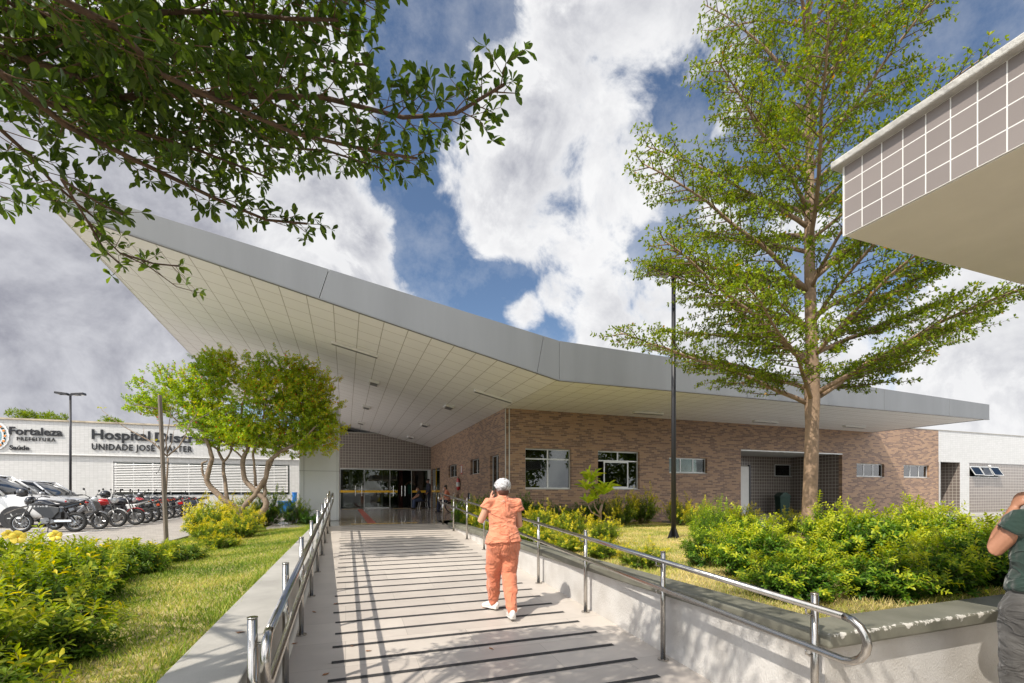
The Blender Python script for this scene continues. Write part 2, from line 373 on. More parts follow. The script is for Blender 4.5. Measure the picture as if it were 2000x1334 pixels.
# ================================================================ material palette
M('asphalt', (.16,.155,.15), .9, var=.25, vs_=6, bump=.4, bs_=200)
M('concrete', (.36,.345,.31), .8, var=.16, vs_=2.2, bump=.25, bs_=90)
M('kerb', (.33,.32,.29), .85, var=.2, vs_=4, bump=.3, bs_=80)
M('coping', (.16,.16,.12), .62, var=.2, vs_=3, bump=.25, bs_=60)
M('soil', (.13,.09,.055), .95, var=.4, vs_=8, bump=.8, bs_=60)
M('lawn', (.24,.22,.07), .95, col2=(.52,.42,.19), vs_=1.6, bump=1.0, bs_=120)
M('white_paint', (.70,.69,.665), .55, var=.04, vs_=5)
M('line_paint', (.72,.72,.70), .7, var=.15, vs_=9)
M('alu', (.62,.63,.62), .42, .35, var=.03)
M('fascia', (.178,.185,.190), .5, .12, var=.07, vs_=1.6, stretch=(1,1,.12))
M('column_panel', (.62,.63,.62), .4, .1, var=.03, vs_=1.0)
M('steel', (.46,.44,.41), .22, 1.0, var=.06, vs_=20)
M('black_metal', (.02,.02,.024), .45)
M('black_strip', (.035,.034,.034), .85, var=.3, vs_=20)
M('rubber', (.018,.018,.018), .75, var=.2, vs_=20)
M('dark_plastic', (.025,.025,.027), .45)
M('grey_plastic', (.16,.165,.17), .4)
M('shroud', (.045,.047,.05), .35)
M('seam', (.50,.14,.07), .9)
M('hair_brown', (.10,.035,.02), .6)
M('chrome', (.75,.75,.75), .18, 1.0)
M('engine', (.22,.22,.22), .38, .8, var=.2, vs_=40)
M('seat_vinyl', (.02,.02,.022), .5, bump=.15, bs_=200)
M('dark_interior', (.05,.05,.05), .8)
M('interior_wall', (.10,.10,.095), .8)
M('ceiling_white', (.55,.55,.53), .7)
M('letter', (.012,.012,.014), .4)
M('render_soffit', (.64,.60,.51), .8, var=.05, vs_=2, bump=.1, bs_=120)
M('bark', (.35,.235,.15), .85, col2=(.22,.15,.10), vs_=7, bump=.6, bs_=30)
M('bark_dark', (.13,.08,.05), .85, col2=(.08,.05,.035), vs_=14, bump=.8, bs_=45)
M('bark_grey', (.30,.225,.16), .85, col2=(.17,.125,.09), vs_=14, bump=.8, bs_=45)
M('twig', (.14,.085,.05), .8, var=.2)
M('stem_green', (.16,.15,.05), .7, var=.3, vs_=20)
M('stake', (.20,.165,.13), .85, col2=(.12,.10,.08), vs_=9, stretch=(8,8,.6), bump=.5, bs_=60)
M('yellow', (.75,.43,.02), .5)
M('yellow_tactile', (.55,.36,.08), .6, var=.1)
M('red_tactile', (.38,.10,.07), .6, var=.15, vs_=10)
M('petal', (.92,.66,.05), .5, col2=(.95,.78,.12), vs_=30)
M('lilac', (.45,.38,.62), .6)
M('red_paint', (.45,.02,.02), .3, coat=.5)
M('blue_plastic', (.01,.16,.48), .4)
M('green_plastic', (.006,.05,.035), .35)
M('cover_green', (.10,.24,.18), .6, var=.2, vs_=9)
M('skin_light', (.56,.30,.20), .5, var=.05, vs_=8)
M('skin_tan', (.36,.17,.10), .5, var=.1, vs_=12, bump=.1, bs_=90)
M('skin_dark', (.24,.12,.08), .5)
M('hair', (.02,.014,.01), .6)
M('navy', (.012,.014,.03), .8, bump=.5, bs_=14)
M('black_cloth', (.018,.018,.02), .85, bump=.4, bs_=14)
M('blue_jeans', (.03,.045,.09), .9, bump=.4, bs_=14)
M('shoe_white', (.74,.72,.68), .4)
M('shoe_dark', (.03,.025,.02), .5)
M('car_white', (.74,.74,.73), .25, coat=1.0)
M('car_silver', (.52,.53,.54), .28, .5, coat=1.0)
M('dead_leaf', (.30,.13,.05), .8, var=.3, vs_=40)
M('moto_black', (.014,.015,.02), .22, coat=.8)
M('moto_red', (.42,.012,.012), .25, coat=.8)
M('moto_grey', (.15,.15,.155), .25, .5, coat=.8)
M('moto_white', (.68,.68,.67), .3, coat=.6)
M('moto_orange', (.55,.08,.02), .25, coat=.8)
M('plate', (.45,.45,.45), .5)
M('tail_red', (.35,.01,.01), .25)
M('lens', (.6,.62,.65), .1, coat=1)
M('orange_mark', (.8,.25,.03), .5)
M('paper', (.6,.6,.58), .6)
leaf_mat('leaf_tree', [(0,(.060,.11,.010)),(.5,(.16,.235,.016)),(.9,(.33,.38,.025)),(.97,(.50,.40,.03)),(1,(.5,.26,.02))], trans=.4)
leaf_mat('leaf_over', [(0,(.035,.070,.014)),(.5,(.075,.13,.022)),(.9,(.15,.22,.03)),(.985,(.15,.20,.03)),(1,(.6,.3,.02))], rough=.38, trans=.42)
leaf_mat('leaf_small_tree', [(0,(.13,.24,.02)),(.45,(.30,.44,.035)),(.75,(.52,.54,.05)),(.93,(.62,.48,.06)),(.985,(.5,.25,.04)),(1,(.6,.09,.03))], trans=.5)
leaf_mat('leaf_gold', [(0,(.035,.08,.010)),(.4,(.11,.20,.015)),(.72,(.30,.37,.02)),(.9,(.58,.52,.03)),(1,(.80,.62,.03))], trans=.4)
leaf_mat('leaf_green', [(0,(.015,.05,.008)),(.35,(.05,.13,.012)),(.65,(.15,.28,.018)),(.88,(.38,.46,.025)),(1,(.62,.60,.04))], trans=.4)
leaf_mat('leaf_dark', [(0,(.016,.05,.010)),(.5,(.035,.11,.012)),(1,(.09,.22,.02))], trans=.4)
leaf_mat('leaf_plumeria', [(0,(.14,.26,.02)),(.6,(.32,.46,.03)),(1,(.55,.60,.06))], trans=.42)
leaf_mat('grass_blade', [(0,(.07,.15,.015)),(.4,(.24,.34,.04)),(.7,(.55,.52,.13)),(1,(.75,.62,.30))], rough=.7, trans=.3)
BC = [(.20,.12,.085),(.35,.212,.128),(.25,.152,.10),(.38,.235,.14),(.18,.108,.078),(.33,.20,.12),(.22,.132,.09),(.365,.222,.133)]
clay_brick('brick_x', 'x', .245, .0625, .009, BC, (.37,.28,.21)); clay_brick('brick_y', 'y', .245, .0625, .009, BC, (.37,.29,.23))
brick_mat('tile_white_x', 'xz', (.52,.515,.495), (.57,.562,.545), (.34,.335,.32), .2, .1, .007, offset=0, rough=.3, bump=.35, bimodal=False, dirt=.05)
brick_mat('tile_white_y', 'yz', (.52,.515,.495), (.57,.562,.545), (.34,.335,.32), .2, .1, .007, offset=0, rough=.3, bump=.35, bimodal=False, dirt=.05)
brick_mat('tile_brown_x', 'xz', (.165,.135,.118), (.19,.158,.138), (.46,.42,.37), .158, .158, .020, offset=0, rough=.22, bump=.4, bimodal=False, dirt=.1)
brick_mat('tile_brown_y', 'yz', (.165,.135,.118), (.19,.158,.138), (.46,.42,.37), .158, .158, .020, offset=0, rough=.22, bump=.4, bimodal=False, dirt=.1)
brick_mat('tile_eave', 'yz', (.235,.205,.192), (.27,.237,.222), (.80,.79,.76), .105, .105, .0065, offset=0, rough=.35, bump=.6, bimodal=False, dirt=.14, org=(-1.95,-2.76))
brick_mat('tile_eave_x', 'xz', (.235,.205,.192), (.27,.237,.222), (.80,.79,.76), .105, .105, .0065, offset=0, rough=.35, bump=.6, bimodal=False, dirt=.14, org=(-2.85,-2.76))
brick_mat('floor_tile', 'xy', (.45,.405,.36), (.52,.47,.415), (.36,.33,.29), 1.2, .6, .007, offset=.5, rough=.45, bump=.15, bimodal=False, dirt=.22)
brick_mat('landing_tile', 'xy', (.36,.33,.30), (.42,.385,.35), (.24,.22,.20), .6, .6, .006, offset=0, rough=.12, bump=.08, bimodal=False, dirt=.18)
brick_mat('paver', 'xy', (.31,.285,.255), (.42,.385,.345), (.20,.185,.165), .21, .105, .010, offset=.5, rough=.9, bump=.5, bimodal=False, dirt=.16)
brick_mat('soffit_panel', 'xy', (.85,.855,.87), (.88,.885,.90), (.42,.40,.38), .53, .62, .018, offset=0, rough=.5, bump=.35, bimodal=False, dirt=.05, org=(-5.05,-10.5))
glass_mat('glass_window', (.50,.55,.53), refl=1.2, ior=1.5)
glass_mat('glass_door', (.60,.64,.62), refl=1.1, ior=1.5)
glass_mat('glass_car', (.10,.11,.12), refl=1.5, ior=1.5)
# rough-cast white render
def render_wall_mat(name):
    m, t, p = new_mat(name)
    co = N(t, 'ShaderNodeTexCoord').outputs['Object']
    mp = N(t, 'ShaderNodeMapping', {'Vector': co, 'Scale': (1,1,.45)})
    v = N(t, 'ShaderNodeTexNoise', {'Vector': mp.outputs[0], 'Scale': 115.0, 'Detail': 3.0})
    n = N(t, 'ShaderNodeTexNoise', {'Vector': co, 'Scale': 2.5, 'Detail': 8.0})
    r = N(t, 'ShaderNodeValToRGB', {'Fac': n.outputs['Fac']})
    r.color_ramp.elements[0].position = .3; r.color_ramp.elements[0].color = (.47,.445,.41,1)
    r.color_ramp.elements[1].position = .6; r.color_ramp.elements[1].color = (.60,.58,.55,1)
    t.links.new(r.outputs[0], p.inputs['Base Color']); p.inputs['Roughness'].default_value = .8
    b = N(t, 'ShaderNodeBump', {'Height': v.outputs['Fac'], 'Strength': 1.0, 'Distance': .008}); t.links.new(b.outputs[0], p.inputs['Normal'])
render_wall_mat('rough_render')
def coping_worn():
    m, t, p = new_mat('coping_worn')
    co = N(t, 'ShaderNodeTexCoord').outputs['Object']
    n = N(t, 'ShaderNodeTexNoise', {'Vector': co, 'Scale': 3.0, 'Detail': 6.0})
    r = N(t, 'ShaderNodeValToRGB', {'Fac': n.outputs['Fac']})
    r.color_ramp.elements[0].position = .3; r.color_ramp.elements[0].color = (.120,.118,.090,1)
    r.color_ramp.elements[1].position = .7; r.color_ramp.elements[1].color = (.20,.195,.155,1)
    # chipped paint near the front arris (Y 1.94..2.02)
    s = N(t, 'ShaderNodeSeparateXYZ', {0: co})
    c = N(t, 'ShaderNodeTexNoise', {'Vector': co, 'Scale': 15.0, 'Detail': 6.0, 'Roughness': .72})
    dY = math_(t, 'ABSOLUTE', math_(t, 'SUBTRACT', s.outputs[1], 1.985))
    dZ = math_(t, 'ABSOLUTE', math_(t, 'SUBTRACT', s.outputs[2], .325))
    e = math_(t, 'MULTIPLY_ADD', math_(t, 'ADD', dY, dZ), -4.6, 0.13)
    k = math_(t, 'GREATER_THAN', math_(t, 'ADD', c.outputs['Fac'], e), .575)
    mx = N(t, 'ShaderNodeMix', {'Factor': k}, data_type='RGBA'); t.links.new(r.outputs[0], mx.inputs['A']); mx.inputs['B'].default_value = (.6,.58,.53,1)
    t.links.new(mx.outputs['Result'], p.inputs['Base Color']); p.inputs['Roughness'].default_value = .6
    b = N(t, 'ShaderNodeBump', {'Height': c.outputs['Fac'], 'Strength': .3, 'Distance': .01}); t.links.new(b.outputs[0], p.inputs['Normal'])
coping_worn()
def cloth(name, c1, c2, scale, st, dist=.035):
    m, t, p = new_mat(name); p.inputs['Roughness'].default_value = .92; p.inputs['Specular IOR Level'].default_value = .15
    p.inputs['Sheen Weight'].default_value = .25
    co = N(t, 'ShaderNodeTexCoord').outputs['Object']; mp = N(t, 'ShaderNodeMapping', {'Vector': co, 'Scale': st, 'Rotation': (0,.35,0)})
    n = N(t, 'ShaderNodeTexNoise', {'Vector': mp.outputs[0], 'Scale': scale, 'Detail': 2.5, 'Distortion': 1.1})
    rg = math_(t, 'POWER', math_(t, 'SUBTRACT', 1.0, math_(t, 'MULTIPLY', math_(t, 'ABSOLUTE', math_(t, 'SUBTRACT', n.outputs['Fac'], .5)), 5.0), clamp=True), 2.0)
    w = N(t, 'ShaderNodeTexNoise', {'Vector': co, 'Scale': 6.0, 'Detail': 6.0})
    r = N(t, 'ShaderNodeValToRGB', {'Fac': w.outputs['Fac']}); r.color_ramp.elements[0].position = .3; r.color_ramp.elements[0].color = tuple(c1)+(1,); r.color_ramp.elements[1].position = .7; r.color_ramp.elements[1].color = tuple(c2)+(1,)
    t.links.new(r.outputs[0], p.inputs['Base Color'])
    f = N(t, 'ShaderNodeTexNoise', {'Vector': co, 'Scale': 260.0, 'Detail': 2.0})
    h = math_(t, 'ADD', rg, math_(t, 'MULTIPLY', f.outputs['Fac'], .05))
    b = N(t, 'ShaderNodeBump', {'Height': h, 'Strength': 1.0, 'Distance': dist}); t.links.new(b.outputs[0], p.inputs['Normal'])
cloth('scrubs', (.68,.235,.135), (.74,.275,.16), 4.0, (1,1,1.8), .011); cloth('scrubs_trousers', (.62,.20,.11), (.68,.24,.135), 4.0, (1.3,1.3,1.0), .011)
cloth('green_shirt', (.022,.042,.034), (.032,.055,.046), 4.0, (1,1,1.5), .010); cloth('grey_jeans', (.05,.048,.046), (.10,.096,.09), 5.0, (1,1,2.0), .009)

# ================================================================ ground, ramp, paving
def ramp_z(Y): return -0.53+0.0568*Y
def sheet(name, pts, mat, z=None):
    mb = MB(); mb.add([p if len(p) == 3 else (p[0], p[1], z) for p in pts], [tuple(range(len(pts)))])
    return structure(mb.build(name, mat))
# ground with a rectangular opening left for the sunken ramp
g = MB()
for (x0, x1, y0, y1) in ((-400,-.6,-400,400),(3.0,400,-400,400),(-.6,3.0,13.9,400)):
    g.quad((x0,y0,-.012), (x1,y0,-.012), (x1,y1,-.012), (x0,y1,-.012))
g.quad((-.6,-400,-.475),(3.0,-400,-.475),(3.0,.97,-.475),(-.6,.97,-.475))
structure(g.build('ground', 'asphalt'))
sheet('lower_pavement', [(2.85,-12,-.471),(14,-12,-.471),(14,2.2,-.471),(2.85,2.2,-.471)], 'floor_tile')
# the asphalt sheet right of the ramp starts beyond the planter: cut it there
bpy.data.objects['ground'].data.clear_geometry()
g = MB()
for (x0, x1, y0, y1) in ((-400,-.6,-400,400),(-.6,400,13.9,400),(14,400,-400,13.9),(2.86,14,2.2,13.9)):
    g.quad((x0,y0,-.012), (x1,y0,-.012), (x1,y1,-.012), (x0,y1,-.012))
g.quad((-.6,-400,-.485),(14,-400,-.485),(14,2.2,-.485),(-.6,2.2,-.485))
gt = g.build('tmp', 'asphalt'); bpy.data.objects['ground'].data = gt.data; bpy.data.objects.remove(gt)
sheet('parking_paving', [(-60,-5,0),(-3.85,-5,0),(-3.85,17,0),(-2.0,17.2,0),(-2.0,34,0),(-60,34,0)], 'paver')
ln = MB()
ln.box(-7.45,-7.35,9,31.5,.004,.006)
for yy in (16.9, 14.2, 11.5): ln.box(-12.6,-7.46,yy-.05,yy+.05,.004,.006)
for yy in (19.6, 22.6, 25.4, 28.4): ln.box(-15.0,-9.3,yy-.05,yy+.05,.004,.006)
structure(ln.build('parking_lines', 'line_paint'))
rp = MB()
rp.add([(-.47,.97,ramp_z(.97)),(2.85,.97,ramp_z(.97)),(2.85,13.9,ramp_z(13.9)),(-.47,13.9,ramp_z(13.9))], [(0,1,2,3)])
rp.quad((-.47,-6,-.475),(2.85,-6,-.475),(2.85,.97,-.475),(-.47,.97,-.475))
ramp_o = structure(rp.build('ramp', 'floor_tile'))
ld = MB(); ld.quad((-2.0,13.9,.26),(2.82,13.9,.26),(2.82,29,.26),(-2.0,29,.26)); ld.quad((2.82,15.4,.26),(5.05,15.4,.26),(5.05,29,.26),(2.82,29,.26))
ld.quad((-2.0,29,.26),(5.05,29,.26),(5.05,38,.26),(-2.0,38,.26)); ld.box(-2.01,-2.0,13.9,29,-.02,.26); ld.box(-2.0,-.5,13.88,13.9,-.02,.26)
structure(ld.build('entrance_landing', 'landing_tile'))
Y = 1.43
k = 0
while Y < 13.7:                                   # black anti-slip strips, one child each
    x0 = -.12+rnd.uniform(-.02,.02); x1 = 2.50+rnd.uniform(-.02,.02); w = .026
    s = MB(); tl = .0
    s.add([(x0,Y-w,ramp_z(Y-w)+.004),(x1,Y-w,ramp_z(Y-w)+.004),(x1,Y+w,ramp_z(Y+w)+.004),(x0,Y+w,ramp_z(Y+w)+.004)], [(0,1,2,3)])
    o = s.build('anti_slip_strip', 'black_strip', ramp_o)
    Y += .36; k += 1
tp = MB(); tp.box(.63,.88,14.62,27.6,.262,.266)
structure(tp.build('tactile_path', 'red_tactile'))
ty = MB(); ty.box(.15,2.1,14.45,14.58,.262,.266); ty.box(-.2,.6,27.75,27.9,.262,.266); ty.box(2.6,4.3,27.75,27.9,.262,.266)
structure(ty.build('tactile_edge', 'yellow_tactile'))
# raised walkway in front of the brick building, with kerb
wk = MB(); wk.box(11.4,60,11.3,14.68,-.1,.13)
structure(wk.build('raised_walkway', 'concrete', bevel=.01))
sheet('service_road', [(10.9,5.8,-.004),(60,5.8,-.004),(60,11.29,-.004),(10.9,11.29,-.004)], 'kerb')

# ================================================================ planters
def hump(x, y): return .02*noise.noise(Vector((x*1.3, y*1.3, 3)))
def bed(name, x0, x1, y0, y1, zf, mat, step=.25):
    nx = max(2, int((x1-x0)/step)); ny = max(2, int((y1-y0)/step)); mb = MB(); vs = []
    for j in range(ny+1):
        for i in range(nx+1):
            x = x0+(x1-x0)*i/nx; y = y0+(y1-y0)*j/ny; vs.append((x, y, zf(x, y)))
    mb.add(vs, [(j*(nx+1)+i, j*(nx+1)+i+1, (j+1)*(nx+1)+i+1, (j+1)*(nx+1)+i) for j in range(ny) for i in range(nx)])
    return structure(mb.build(name, mat, smooth=True))
def zl(x, y): return .06+.21*min(1, max(0, (x+3.8)/2.9))+hump(x, y)
def zr(x, y): return (.27 if y < 2.6 else .24)-.012*(y-2.3)+hump(x, y)
bed('lawn_strip', -3.8, -.80, -1, 16.6, zl, 'lawn')
bed('planter_soil', 2.95, 10.9, 2.2, 14.66, zr, 'lawn')
kb = MB(); kb.box(-3.93,-3.78,-4,16.9,-.05,.10)
tag(kb.build('bed_kerb', 'kerb', bevel=.01), 'long low concrete kerb between the paved car park and the grass strip', 'kerb')
kb = MB(); kb.box(-45,-2.02,32.6,34,-.05,.12)
tag(kb.build('wall_kerb', 'kerb', bevel=.01), 'concrete kerb along the foot of the white tiled wall behind the motorcycles', 'kerb')
# left retaining wall (bare concrete)
lw = thing('retaining_wall', 'smooth bare concrete wall edging the grass strip left of the ramp', 'wall', (-.64,7,-.5), world_parts=True)
m = MB(); m.box(-.78,-.50,-3,14.0,-.6,.27); m.build('wall', 'concrete', lw)
m = MB(); m.box(-.82,-.46,-3,14.05,.27,.33); m.build('coping', 'concrete', lw, bevel=.008)
rw = thing('planter_wall', 'white rough rendered planter wall with olive coping right of the ramp', 'wall', (2.9,2.1,-.5), world_parts=True)
m = MB(); m.box(2.84,3.02,2.06,13.2,-.6,.235); m.box(3.021,10.9,2.06,2.24,-.6,.235)
m.build('wall', 'rough_render', rw)
m = MB(); m.prism([(2.79,1.99),(10.95,1.99),(10.95,2.30),(3.10,2.30),(3.10,13.25),(2.79,13.25)], 'z', .235, .33)
m.build('coping', 'coping_worn', rw, bevel=.018)
m = MB(); m.box(10.75,10.89,2.31,11.2,-.1,.2); tag(m.build('bed_kerb', 'kerb'), 'low kerb closing the planter on the side of the service road', 'kerb')

# ================================================================ handrails
def handrail(name, label, X, off, ys, y_lo, y_hi, z0=ramp_z):
    t = thing(name, label, 'handrail', (X, ys[0], ramp_z(ys[0])), world_parts=True)
    def path():
        r = .12; pts = []
        zt = lambda y: ramp_z(min(y, 13.9))+.925; zb = lambda y: ramp_z(min(y, 13.9))+.675
        top = [(X+off, y, zt(y)) for y in (y_lo+r, 5, 9, 13.6, y_hi-r) ]
        top = sorted(set(top), key=lambda p: p[1])
        pts += [Vector(p) for p in top]
        c = Vector((X+off, y_hi-r, (zt(y_hi)+zb(y_hi))/2))
        for k in range(1, 8): a = math.pi/2-math.pi*k/8; pts.append(c+Vector((0, math.cos(a)*.125, math.sin(a)*.125)))
        pts += [Vector((p[0], p[1], zb(p[1]))) for p in reversed(top)]
        c = Vector((X+off, y_lo+r, (zt(y_lo+r)+zb(y_lo+r))/2))
        for k in range(1, 8): a = -math.pi/2-math.pi*k/8; pts.append(c+Vector((0, math.cos(a)*.125, math.sin(a)*.125)))
        pts.append(pts[0])
        return pts
    MB().tube(path(), .0225, 12).build('rail', 'steel', t, smooth=True)
    for y in ys:
        z = ramp_z(min(y, 13.9))
        p = MB().tube([(X,y,z), (X,y,z+.985)], .0225, 12); p.tube([(X,y,z+.985),(X,y,z+.992)], .0245, 12)
        po = p.build('post', 'steel', t, smooth=False)
        for pl in po.data.polygons: pl.use_smooth = len(pl.vertices) == 4
        MB().tube([(X,y,z), (X,y,z+.012)], .05, 16).build('flange', 'steel', po).location = (0,0,0)
        for h in (.925, .675):
            s = 1 if off > 0 else -1
            b = MB().tube([(X+s*.015,y,z+h-.06),(X+s*.045,y,z+h-.066),(X+off*.98,y,z+h-.052),(X+off,y,z+h-.02)], .007, 6)
            bo = b.build('bracket', 'steel', po, smooth=True); bo.location = (0,0,0)
    return t
RY = [2.05+1.45*i for i in range(9)]
handrail('handrail', 'stainless double handrail beside the white planter wall', 2.735, -.075, RY, 1.70, 13.95)
handrail('handrail', 'stainless double handrail beside the bare concrete wall and grass', -.42, .075, [2.5,3.8,5.1]+[6.55+1.45*i for i in range(6)], 2.36, 14.1)

# ================================================================ canopy
SZ = 4.045                       # level soffit
YF, XF, XR = 10.5, 5.05, 23.4
def sof(x): return SZ+max(0, (XF-x))*.2255
def topz(x): return EYE+3.81+(XF-x)*.170 if x < XF else EYE+3.81-(x-XF)*(.41/(XR-XF))
can = thing('entrance_canopy', 'long folded canopy with grey fascia and white panelled soffit rising to a point', 'canopy', (-.8,16.5,.26), world_parts=True)
def xl(y): return -4.95-.057*(y-YF)
YB = 31.0
m = MB()
m.add([(xl(YF),YF+.03,sof(xl(YF))),(XF,YF+.03,SZ),(XF,YB,SZ),(xl(YB),YB,sof(xl(YB)))], [(0,1,2,3)])
m.add([(XF,YF+.03,SZ),(XR-.03,YF+.03,SZ),(XR-.03,YB,SZ),(XF,YB,SZ)], [(0,1,2,3)])
m.build('soffit', 'soffit_panel', can)
m = MB()   # roof body above the soffit
xs = [xl(YF)+.02, XF, XR-.03]
def roof_pt(x, y): return (x, y, topz(x)-.03)
for (xa, xb) in ((None, XF), (XF, XR-.03)):
    a0 = xl(YF)+.02 if xa is None else xa; a1 = xl(YB)+.02 if xa is None else xa
    m.quad(roof_pt(a0,YF+.03), roof_pt(xb,YF+.03), roof_pt(xb,YB), roof_pt(a1,YB))
    m.quad((a0,YF+.03,sof(a0)+.02), (a1,YB,sof(a1)+.02), (xb,YB,sof(xb)+.02), (xb,YF+.03,sof(xb)+.02))
a1 = xl(YB)
m.quad((a1,YB,sof(a1)+.02),(XF,YB,SZ+.02),(XF,YB,topz(XF)-.03),(a1,YB,topz(a1)-.03)); m.quad((XF,YB,SZ+.02),(XR-.03,YB,SZ+.02),(XR-.03,YB,topz(XR)-.03),(XF,YB,topz(XF)-.03))
m.build('roof', 'ceiling_white', can)
# fascia panels with open joints; the last panel before the fold leans with the slope
def fpanel(x0b, x1b, x0t, x1t):
    g_ = .006; m = MB()
    pb = [(x0b+g_, sof(x0b)-.015), (x1b-g_, sof(x1b)-.015), (x1t-g_, topz(x1t)), (x0t+g_, topz(x0t))]
    m.prism(pb, 'y', YF-.02, YF+.03); m.build('fascia_panel', 'fascia', can, bevel=.004)
fpanel(xl(YF), -.52, xl(YF), -.33); fpanel(-.52, 4.45, -.33, 4.62); fpanel(4.45, XF, 4.62, XF)
fpanel(XF, 11.2, XF, 11.2); fpanel(11.2, 17.3, 11.2, 17.3); fpanel(17.3, 20.9, 17.3, 20.9); fpanel(20.9, XR, 20.9, XR)
m = MB(); m.box(XR-.03, XR, YF+.031, YB, SZ-.015, topz(XR)); m.build('side_fascia', 'fascia', can)
m = MB(); p0, p1 = xl(YF), xl(YB)
m.add([(p0,YF+.031,sof(p0)-.01),(p1,YB,sof(p1)-.01),(p1,YB,topz(p1)-.1),(p0,YF+.031,topz(p0)),(p0+.03,YF+.031,sof(p0)-.01),(p1+.03,YB,sof(p1)-.01),(p1+.03,YB,topz(p1)-.1),(p0+.03,YF+.031,topz(p0))],
      [(0,1,2,3),(4,7,6,5),(0,4,5,1),(3,2,6,7),(0,3,7,4),(1,5,6,2)]); m.build('side_fascia', 'column_panel', can)
# trim line under the fascia
m = MB(); m.add([(xl(YF),YF-.026,sof(xl(YF))-.035),(XF,YF-.026,SZ-.035),(XR,YF-.026,SZ-.035),(XR,YF-.026,SZ-.016),(XF,YF-.026,SZ-.016),(xl(YF),YF-.026,sof(xl(YF))-.016)], [(0,1,4,5),(1,2,3,4)])
m.add([(xl(YF),YF+.05,sof(xl(YF))-.035),(XF,YF+.05,SZ-.035),(XR,YF+.05,SZ-.035),(xl(YF),YF-.026,sof(xl(YF))-.035),(XF,YF-.026,SZ-.035),(XR,YF-.026,SZ-.035)], [(0,1,4,3),(1,2,5,4)])
m.build('drip_trim', 'grey_plastic', can)
m = MB(); m.box(-2.1,XF-.01,30.6,30.7,3.2,6.2); m.build('void_shade_sheet', 'dark_plastic', can)  # added dark sheet; its colour stands in for the shaded void above the tiles
# clad column
m = MB(); m.box(-1.42,-.20,16.4,17.9,.26,3.98); m.build('column', 'column_panel', can, bevel=.03)
m = MB(); m.box(-1.425,-.195,16.393,17.907,1.905,1.915); m.box(-1.28,-1.272,16.394,16.4,.27,3.96); m.box(-.272,-.264,16.394,16.4,.27,3.96); m.build('column_joint', 'grey_plastic', can)
m = MB(); m.box(-.86,-.70,16.5,16.66,3.98,5.3-.05); m.build('hanger_post', 'column_panel', can)
# ceiling lights
def slope_m(x, y):
    a = math.atan(.2255) if x < XF else 0
    return Matrix.Translation((x, y, sof(x))) @ Matrix.Rotation(a, 4, 'Y')
def tube_light(x, y, label):
    t = thing('ceiling_light', label, 'ceiling light', (x, y, sof(x)), group='long ceiling lights')
    r = Matrix.Rotation(math.atan(.2255) if x < XF-.3 else 0, 4, 'Y')
    MB().box(-.62,.62,-.075,.075,-.07,-.002,r).build('housing', 'white_paint', t, bevel=.01)
    MB().box(-.6,.6,-.05,.05,-.078,-.071,r).build('diffuser', 'grey_plastic', t)
def small_light(x, y, label, rz=0):
    t = thing('ceiling_light', label, 'ceiling light', (x, y, sof(x)), group='small square ceiling lights')
    r = Matrix.Rotation(math.atan(.2255) if x < XF-.3 else 0, 4, 'Y')
    MB().box(-.17,.17,-.26,.26,-.085,-.002,r).build('housing', 'white_paint', t, bevel=.01)
    MB().box(-.12,.12,-.2,.2,-.095,-.086,r).build('diffuser', 'grey_plastic', t)
def on_soffit(px, py):
    v = ray(px, py)
    # level part
    k = (SZ-EYE)/v.z
    p = v*k
    if p.x >= XF: return p.x, p.y
    k = (SZ-EYE+.2255*XF)/(v.z+.2255*v.x); p = v*k
    return p.x, p.y
for (px, py, lab) in ((694,681,'long white ceiling light nearest the clad column'),(964,772,'long white ceiling light just left of the brick corner'),
                      (1266,805,'long white ceiling light under the level soffit left of the lamp post'),(1495,822,'long white ceiling light half behind the big tree branches'),(1668,832,'long white ceiling light right of the big tree trunk')):
    x, y = on_soffit(px, py); tube_light(x, y, lab)
for (px, py, lab) in ((731,746,'small ceiling light closest to the column, nearest of its row'),(716,794,'small ceiling light in the middle of the row by the column'),(705,825,'small ceiling light farthest back near the column'),
                      (877,793,'small ceiling light nearest the camera in the row by the brick wall'),(830,829,'small ceiling light second in the row by the brick wall'),(802,853,'small ceiling light farthest back by the brick wall')):
    x, y = on_soffit(px, py); small_light(x, y, lab)

# ================================================================ brick building
YW, XW, ZT, ZB = 14.7, 5.05, 4.36, .13
def pxX(px, Y=None): return px_at(px, 900, Y=Y or YW).x
def pxY(px, X=XW): return px_at(px, 900, X=X).y
def pz(px, py, Y=None, X=None): return px_at(px, py, Y=Y, X=X).z
bb = thing('brick_building', 'low brick faced hospital wing with tan and brown bricks under the canopy', 'building', (16,15.5,.13), world_parts=True)
W = [(pxX(1026), pxX(1116), 1.33, 2.73, 'big'), (pxX(1168), pxX(1249), 1.33, 2.73, 'open'), (pxX(1307), pxX(1381), 1.95+.02, 2.56, 'small3'),
     (pxX(1673), pxX(1727), 1.95, 2.56, 'small3'), (pxX(1765), pxX(1815), 1.95, 2.56, 'small3')]
RX0, RX1, RZ = pxX(1447), pxX(1645), 2.98
holes = [w[:4] for w in W]+[(RX0, RX1, ZB, RZ)]
XE = pxX(1833)
m = MB(); wall(m, 'x', YW, XW+.001, XE, -.1, ZT, holes, .16)
m.build('wall', 'brick_x', bb)
SW = [(pxY(892), pxY(876), 1.97, 2.60), (pxY(936), pxY(919), 1.97, 2.60), (pxY(974), pxY(957), 1.33, 2.55)]
DZ = (pxY(859), 28.9, .26, 2.64)
m = MB(); wall(m, 'y', XW, YW+.003, 29.0, -.1, ZT, [tuple(s) for s in SW]+[DZ], .16)
m.build('wall', 'brick_y', bb)
